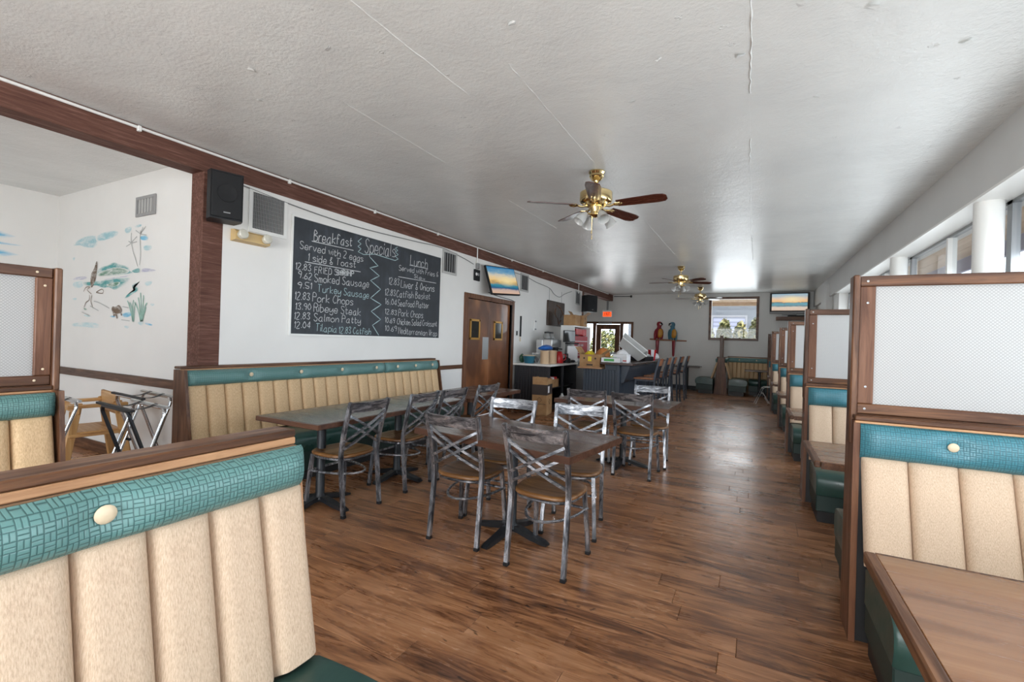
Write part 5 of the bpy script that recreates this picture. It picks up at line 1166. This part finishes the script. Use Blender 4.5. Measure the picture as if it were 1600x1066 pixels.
# cardboard boxes
def carton(name, label, loc, rz, sx, sy, sz, open_=False, flaps=True):
    t = thing(name, label, 'box', loc, rz); th = .006
    if open_:
        MB().box(-sx / 2, sx / 2, -sy / 2, -sy / 2 + th, 0, sz).box(-sx / 2, sx / 2, sy / 2 - th, sy / 2, 0, sz).box(-sx / 2, -sx / 2 + th, -sy / 2 + th, sy / 2 - th, 0, sz).box(sx / 2 - th, sx / 2, -sy / 2 + th, sy / 2 - th, 0, sz).box(-sx / 2 + th, sx / 2 - th, -sy / 2 + th, sy / 2 - th, 0, th).obj('body', 'card', t)
    else: B(-sx / 2, sx / 2, -sy / 2, sy / 2, 0, sz, bev=.003).obj('body', 'card', t)
    if flaps:
        for s in (-1, 1):
            a = R(55 if s < 0 else 35); M = Matrix.Translation((s * sx / 2, 0, sz)) @ Matrix.Rotation(s * (PI / 2 - a), 4, 'Y')
            MB().box(-.003, .003, -sy / 2 + .004, sy / 2 - .004, 0, sx * .42).xf(M).obj('flap', 'card', t)
    return t
t = carton('cardboard_box', 'tall cardboard box with black print and a white label on the floor by the counter', (-3.48, 7.95, 0), R(8), .28, .38, .66, flaps=False)
MB().box(-.1408, .1408, -.1908, .1908, .37, .56).obj('black_print_band', 'carddark', t)
B(.141, .1425, -.13, -.03, .41, .53).obj('label', 'paper', t); B(-.12, .12, -.1935, -.1905, .20, .208).obj('print_line', 'carddark', t)
for f_ in ((.142, 0, .24, 'Y'), (0, -.192, .28, 'X')):
    pts = [(.05 * math.cos(PI / 2 * k), .05 * math.sin(PI / 2 * k)) for k in range(4)]
    MB().tube([((f_[0], p[0] * .9, f_[2] + p[1]) if f_[3] == 'Y' else (p[0] * .9, f_[1], f_[2] + p[1])) for p in pts], .0025, 4, closed=True).obj('printed_diamond', 'carddark', t)
B(-.14, .14, -.19, -.186, .66, .70).obj('top_flap', 'card', t); B(-.14, -.136, -.185, .19, .66, .685).obj('top_flap', 'card', t)
t = carton('cardboard_box', 'smaller open box with red and white goods behind the tall box, on the counter shelf', (-3.62, 8.55, .446), 0, .24, .5, .16, True, False)
for k, c_ in enumerate(('redp', 'paper', 'redp')): B(-.10, .10, -.22 + .15 * k, -.09 + .15 * k, .04, .20, bev=.008).obj('packet', c_, t)
t = thing('plastic_jug', 'clear plastic jug on the floor beside the tall cardboard box', 'jug', (-3.27, 8.42, 0)); MB().lathe([(.08, 0), (.085, .02), (.085, .22), (.05, .30), (.022, .33), (.022, .355), (.0001, .36)], 18).tube([(.05, 0, .30), (.09, 0, .29), (.10, 0, .22), (.085, 0, .17)], .012, 6).obj('body', 'shade', t, smooth=True)
carton('cardboard_box', 'left cardboard box on top of the drinks cooler', (-3.70, 10.02, 1.734), 0, .28, .34, .24, flaps=False)
t = carton('cardboard_box', 'right cardboard box with flaps on top of the drinks cooler', (-3.69, 10.46, 1.734), R(8), .30, .38, .25, flaps=True)
for s in (0, 1): B(.1505, .152, -.03 - .02 * s, .03 - .02 * s, .06 + .10 * s, .11 + .10 * s).obj('hand_hole', 'carddark', t)
# open produce box on the bar with a yellow print
t = carton('cardboard_box', 'open fruit box with a yellow square on the left end of the bar', (-2.80, 8.80, .8925), R(3), .40, .42, .24, True, True)
for x in (-.11, .11): MB().lathe([(.018, 0), (.0001, .001)], 12).xf(Matrix.Translation((x, -.2112, .165)) @ Matrix.Rotation(PI / 2, 4, 'X')).obj('hand_hole', 'carddark', t)
B(-.035, .035, -.2125, -.2105, .11, .20).obj('yellow_print', 'yellow', t); B(-.06, .06, -.2125, -.2105, .025, .055).obj('dark_print', 'carddark', t)
lump('fruit_bag', 'yellow bag sticking out of the fruit box', 'bag', (-2.86, 8.78, 1.06), (.10, .13, .07), 'yellow', 13)
lump('paper_bag', 'orange-brown crumpled bag behind the fruit box', 'bag', (-2.76, 9.34, .8935), (.16, .16, .19), 'orangebag', 14, .15)
ZB = 1.0005
t = thing('cup_carton', 'white and green printed carton lying on the bar', 'carton', (-2.38, 8.68, ZB), R(6)); B(-.18, .17, -.12, .12, 0, .085, bev=.004).obj('carton', 'paper', t); B(-.13, .06, -.1215, -.1205, .02, .065).obj('green_print', 'greenprint', t); B(-.12, .08, -.10, .10, .0855, .088).obj('green_top', 'greenprint', t)
t = thing('white_carton', 'white box on the bar right of the green printed carton', 'carton', (-2.28, 9.02, ZB), R(-4)); B(-.14, .14, -.12, .12, 0, .15, bev=.005).obj('carton', 'paper', t)
t = thing('small_carton', 'small white and red box near the bar corner', 'carton', (-2.10, 8.62, ZB), R(-12)); B(-.045, .045, -.05, .05, 0, .115, bev=.004).obj('carton', 'paper', t); B(-.035, .035, -.0515, -.0505, .03, .05).obj('red_print', 'redp', t)
lump('plastic_bag', 'white plastic bag standing on the bar', 'bag', (-2.36, 9.35, ZB), (.14, .12, .12), 'paper', 21, .2)
lump('plastic_bag', 'small crumpled white bag at the far end of the bar', 'bag', (-2.06, 11.2, ZB), (.09, .13, .08), 'paper', 22, .3)
# tilted plastic tub
t = thing('plastic_tub', 'large grey plastic tub tipped on its side on the bar', 'tub', (-2.22, 9.62, ZB + .275)); t.rotation_euler = (R(18), R(38), R(20))
m = MB(); th = .008
for k, (w0, w1, z) in enumerate(((.30, .20, -.10), (.34, .24, .10))): pass
def tub(w0, d0, w1, d1, h_): return [(-w0, -d0, 0), (w0, -d0, 0), (w0, d0, 0), (-w0, d0, 0), (-w1, -d1, h_), (w1, -d1, h_), (w1, d1, h_), (-w1, d1, h_)]
vo_, vi_ = tub(.25, .16, .30, .21, .20), [(x, y, z + .01 if z == 0 else z) for x, y, z in tub(.24, .15, .29, .20, .20)]
m.add(vo_ + vi_, [[0, 1, 2, 3], [8, 11, 10, 9]] + [[i, (i + 1) % 4, 4 + (i + 1) % 4, 4 + i] for i in range(4)] + [[8 + i, 12 + i, 12 + (i + 1) % 4, 8 + (i + 1) % 4] for i in range(4)] + [[4 + i, 4 + (i + 1) % 4, 12 + (i + 1) % 4, 12 + i] for i in range(4)])
m.v = [(x, y, z - .1) for x, y, z in m.v]; m.obj('tub_body', 'ventframe', t); 
m = MB().tube([(-.30, -.21, .1), (.30, -.21, .1), (.30, .21, .1), (-.30, .21, .1)], .012, 6, closed=True); m.obj('rim', 'whitep', t)
# card terminal / adding machine and striped box
t = thing('cash_register', 'grey and black cash register on the bar', 'cash register', (-2.20, 10.40, ZB), R(75)); B(-.20, .20, -.20, .20, 0, .09, bev=.006).obj('base', 'black', t); MB().prism([(-.18, .091), (.17, .091), (.17, .22), (.05, .22)], 0, -.17, .17).obj('key_panel', 'greyp', t); B(-.14, .14, .08, .16, .221, .33, bev=.006).obj('display', 'greyp', t)
for r_ in range(3):
    for c_ in range(4): B(-.13 + c_ * .07, -.08 + c_ * .07, -.145 + r_ * .06, -.11 + r_ * .06, .115 + r_ * .034, .135 + r_ * .034).obj('key', 'whitep', t)
t = thing('popcorn_box', 'red and white striped tub on the bar beside the cash register', 'box', (-2.05, 10.82, ZB)); 
m1, m2 = MB(), MB()
for k in range(8):
    a0, a1 = 2 * PI * k / 8, 2 * PI * (k + 1) / 8; q = lambda a, r, z: (r * math.cos(a), r * math.sin(a), z)
    (m1 if k % 2 else m2).add([q(a0, .07, 0), q(a1, .07, 0), q(a1, .10, .24), q(a0, .10, .24), q(a0, .066, 0), q(a1, .066, 0), q(a1, .096, .24), q(a0, .096, .24)], [[0, 1, 2, 3], [7, 6, 5, 4], [3, 2, 6, 7], [0, 4, 5, 1]])
m1.obj('red_stripes', 'redp', t); m2.obj('white_stripes', 'paper', t); MB().lathe([(.068, .002), (.0001, .003)], 16).obj('bottom', 'paper', t)

# ================================================================== BACK WALL
t = thing('exit_sign', 'lit red exit sign with white frame hanging at the far left', 'exit sign', (-4.37, 15.2, 2.22))
B(-.17, .17, -.03, .03, 0, .24, bev=.008).obj('housing', 'whitep', t); B(-.145, .145, -.033, -.0305, .025, .185).obj('lit_panel', 'exit', t); B(-.03, .03, -.02, .02, .24, .75).obj('drop_stem', 'greyp', t)
GL['X'] = ["09 42", "49 02"]
m = text_mb('EXIT', -.09, .06, .09, .06, .10, .016, -.0335, curve=False); m.obj('exit_lettering', 'exitdark', t)
# macaws on a perch
t = thing('macaw_perch', 'horizontal wooden perch on the back wall holding two parrot figures', 'perch', (-2.41, 15.36, 1.50)); MB().tube([(-.56, -.08, .03), (-.2, -.09, .015), (.2, -.085, .01), (.56, -.08, 0)], [.022, .026, .025, .02], 10).obj('branch', 'stoolwood', t, smooth=True)
for x in (-.3, .3): MB().tube([(x, -.08, .01), (x, .035, .01)], .012, 6).obj('bracket', 'iron', t)
def macaw(label, loc, body, wing, belly, flip=1, turn=0., cf=None):
    cf = flip if cf is None else cf
    t = thing('macaw_figure', label, 'parrot figure', loc, turn, 'macaw figures')
    def blob(name, prof, mat, sy=.8, tilt=0., off=(0, 0, 0), n=16):
        M = Matrix.Translation(off) @ Matrix.Rotation(tilt, 4, 'Y') @ Matrix.Diagonal((1, sy, 1, 1))
        return MB().lathe(prof, n).xf(M).obj(name, mat, t, smooth=True, angle=80)
    blob('body', [(.0001, -.02), (.06, .0), (.10, .07), (.122, .16), (.115, .25), (.08, .33), (.06, .37), (.066, .41), (.085, .45), (.083, .50), (.06, .54), (.0001, .555)], body, .85, flip * .06)
    blob('chest', [(.0001, 0), (.06, .03), (.085, .12), (.075, .22), (.04, .28), (.0001, .30)], belly, .55, cf * .05, (cf * .045, -.072, .03))
    for s in (-1, 1): blob('wing', [(.0001, -.06), (.03, 0), (.055, .12), (.06, .22), (.04, .30), (.0001, .33)], wing, .5, flip * .06 - s * .10, (s * .105, .01 - .03, .0))
    blob('tail', [(.0001, -.55), (.035, -.50), (.05, -.2), (.055, .02), (.0001, .06)], 'bird_red', .35, 0, (-flip * .02, .02, 0))
    blob('face_patch', [(.0001, 0), (.035, .012), (.045, .04), (.03, .07), (.0001, .08)], 'bird_face', .5, 0, (flip * .05, -.052, .43))
    MB().tube([(flip * .065, -.06, .50), (flip * .10, -.075, .485), (flip * .115, -.075, .45), (flip * .10, -.072, .425)], [.028, .026, .017, .004], 8).obj('beak', 'black', t, smooth=True)
    MB().lathe([(.009, 0), (.0001, .004)], 10).xf(Matrix.Translation((flip * .055, -.082, .475)) @ Matrix.Rotation(PI / 2, 4, 'X')).obj('eye', 'black', t)
    for s in (-.035, .035): MB().tube([(s, -.045, .03), (s, -.055, -.01), (s, -.02, -.022)], .014, 6).obj('foot', 'greyp', t)
macaw('left macaw figure, dark red, on the back wall perch', (-2.71, 15.275, 1.545), 'bird_red', 'bird_red', 'bird_yel', 1, .2)
macaw('right macaw figure, blue and gold, on the back wall perch', (-2.26, 15.27, 1.535), 'bird_blue', 'bird_blue', 'bird_yel', -1, -.2, 1)
# television on the back wall above a dark shelf
t = thing('wall_television', 'silver-framed television with a sunset beach on the back wall', 'television', (.87, 15.25, 2.655), R(-4))
B(-.49, .49, -.03, .05, -.30, .30, bev=.012).obj('bezel', 'greyp', t); B(-.478, .478, -.036, -.0305, -.248, .288).obj('black_border', 'black', t); B(-.435, .435, -.0385, -.0365, -.215, .258).obj('screen', 'scr_b', t)
B(-.18, .18, -.06, .08, -.34, -.302, bev=.006).obj('stand', 'greyp', t); B(-.1, .1, .05, .13, -.1, .1).obj('wall_bracket', 'iron', t)
t = thing('wall_shelf', 'dark brown wooden shelf below the back wall television', 'shelf', (.97, 15.26, 2.16)); B(-.42, .45, -.14, .135, 0, .10, bev=.006).obj('board', 'frame0', t)
t = thing('media_box', 'small black media box on the dark shelf under the back television', 'box', (1.10, 15.25, 2.2605)); B(-.26, .2, -.1, .1, 0, .045, bev=.004).obj('case', 'black', t)
t = thing('pipe_bracket', 'thin dark rod with an end knob beside the beam end on the back wall', 'bracket', (-4.2, 15.34, 2.93)); MB().tube([(.0, 0, 0), (.55, 0, -.005)], .012, 8).obj('rod', 'iron', t); MB().lathe([(.03, 0), (.045, .02), (.03, .05), (.0001, .055)], 12).xf(Matrix.Translation((.55, 0, -.005)) @ Matrix.Rotation(PI / 2, 4, 'Y')).obj('knob', 'black', t); B(.56, .58, -.01, .06, -.02, .02).obj('mount', 'iron', t)
# folded stroller-like stand at the far end of the aisle
t = thing('folding_stand', 'white framed folding stand leaning at the far end of the window side booths', 'stand', (.24, 12.85, 0), R(-80)); t.scale = (.62, .62, .62)
MB().tube([(-.15, -.28, 0), (-.15, -.02, .62), (-.15, .05, .66), (-.15, .2, .66)], .014, 8).tube([(.15, -.28, 0), (.15, -.02, .62), (.15, .05, .66), (.15, .2, .66)], .014, 8).tube([(-.15, .22, 0), (-.15, -.05, .45)], .012, 8).tube([(.15, .22, 0), (.15, -.05, .45)], .012, 8).tube([(-.15, .2, .66), (.15, .2, .66)], .012, 8).tube([(-.15, -.02, .62), (.15, -.02, .62)], .012, 8).obj('frame', 'whitep', t, smooth=True)
B(-.13, .13, -.01, .03, .25, .60, bev=.01).obj('seat_cloth', 'black', t)

# ================================================================== OUTSIDE
struct(B(1.87, 30, -20, 50, -.2, -.02).obj('ground_street_side', 'asphalt'))
struct(B(-30, 1.869, YB + .17, 50, -.2, -.02).obj('ground_back', 'concrete'))
struct(B(-30, 1.869, -20, YF - .17, -.2, -.02).obj('ground_front', 'concrete'))
# porch roof along the windows: board soffit and a fascia, on square posts
t = thing('porch_roof', 'tan boarded porch roof with a violet-grey fascia outside the windows', 'roof', (0, 0, 0))
me = None
for k in range(4):
    x0 = 1.88 + k * .25
    if me is None: o = B(0, .244, -4, 16, 2.86, 2.885).obj('soffit_board', 'soffit', t); me = o.data
    else: o = bpy.data.objects.new('soffit_board', me); COL.objects.link(o); o.parent = t
    o.location = (x0, 0, 0)
B(1.88, 2.95, -4, 16, 2.886, 3.05).obj('roof_deck', 'fascia', t); B(2.88, 2.93, -4, 16, 2.66, 2.86).obj('fascia_board', 'fascia', t)
# behind the back window: hedge, fence and a pale sided house
hs = thing('house', 'pale house with plank siding and a window seen through the back window', 'house', (-1.0, 25, 0))
me = None
for k in range(18):
    if me is None: o = B(-5, 5, -.02, .03, 0, .19).obj('siding_board', 'siding', hs); me = o.data
    else: o = bpy.data.objects.new('siding_board', me); COL.objects.link(o); o.parent = hs
    o.location = (0, 0, k * .2); o.rotation_euler = (R(4), 0, 0)
B(-5, 5, .05, 6, 0, 3.6).obj('house_wall', 'siding', hs); frame_xz(-.9, .7, 1.2, 2.9, .08, -.06, .04).obj('window_frame', 'fence', hs); B(-.8, .6, -.03, -.02, 1.3, 2.8).obj('window_pane', 'fascia', hs)
MB().prism([(-.5, 3.6), (3, 5.2), (6.5, 3.6)], 0, -5.3, 5.3).obj('house_roof', 'fence', hs)
def shrub(label, loc, sx, sy, sz, n_, seed, mat='leaf2'):
    r = random.Random(seed); t = thing('shrub', label, 'shrub', loc, 0, 'hedge shrubs behind the back wall'); m = MB()
    for _ in range(n_):
        a, b = r.uniform(0, 2 * PI), math.acos(r.uniform(-.3, 1)); k = r.uniform(.75, 1.05)
        p = Vector((sx * k * math.sin(b) * math.cos(a), sy * k * math.sin(b) * math.sin(a), sz * (.35 + .65 * k * math.cos(b)))); q = Vector((r.uniform(-1, 1), r.uniform(-1, 1), r.uniform(-1, 1))).normalized(); u = q.orthogonal().normalized(); v_ = q.cross(u); s = r.uniform(.06, .11)
        m.add([p - u * s, p + v_ * s * .5, p + u * s, p - v_ * s * .5], [[0, 1, 2, 3]])
    o = m.obj('foliage', mat, t); o['kind'] = 'stuff'
    m = MB()
    for k in range(5): m.tube([(0, 0, 0), (sx * .4 * math.cos(k * 1.3), sy * .4 * math.sin(k * 1.3), sz * .8)], [.03, .008], 5)
    m.obj('stem', 'bark', t)
for k, (x, sz, lab) in enumerate(((-1.42, 2.0, 'leftmost shrub of the hedge outside the back window'), (-.92, 2.3, 'second shrub from the left in the hedge outside the back window'), (-.42, 2.2, 'third shrub from the left in the hedge outside the back window'), (.08, 2.35, 'rightmost shrub of the hedge outside the back window'))):
    shrub(lab, (x, 17.6 + .1 * (k % 2), -.02), (.27, .30)[k % 2], .32, sz, 1800, 31 + k)
shrub('small leafy shrub outside the glazed entrance door', (-5.6, 19.5, -.02), .8, .6, 1.9, 1500, 34)
# tan porch edge over the back window
t = thing('porch_roof', 'tan porch roof edge just above the back window outside', 'roof', (-2.5, 16.4, 2.86)); B(-4.5, 3.5, -.8, .8, 0, .05).obj('soffit', 'soffit', t); B(-4.5, 3.5, .8, .86, -.12, .15).obj('fascia_board', 'soffit', t)
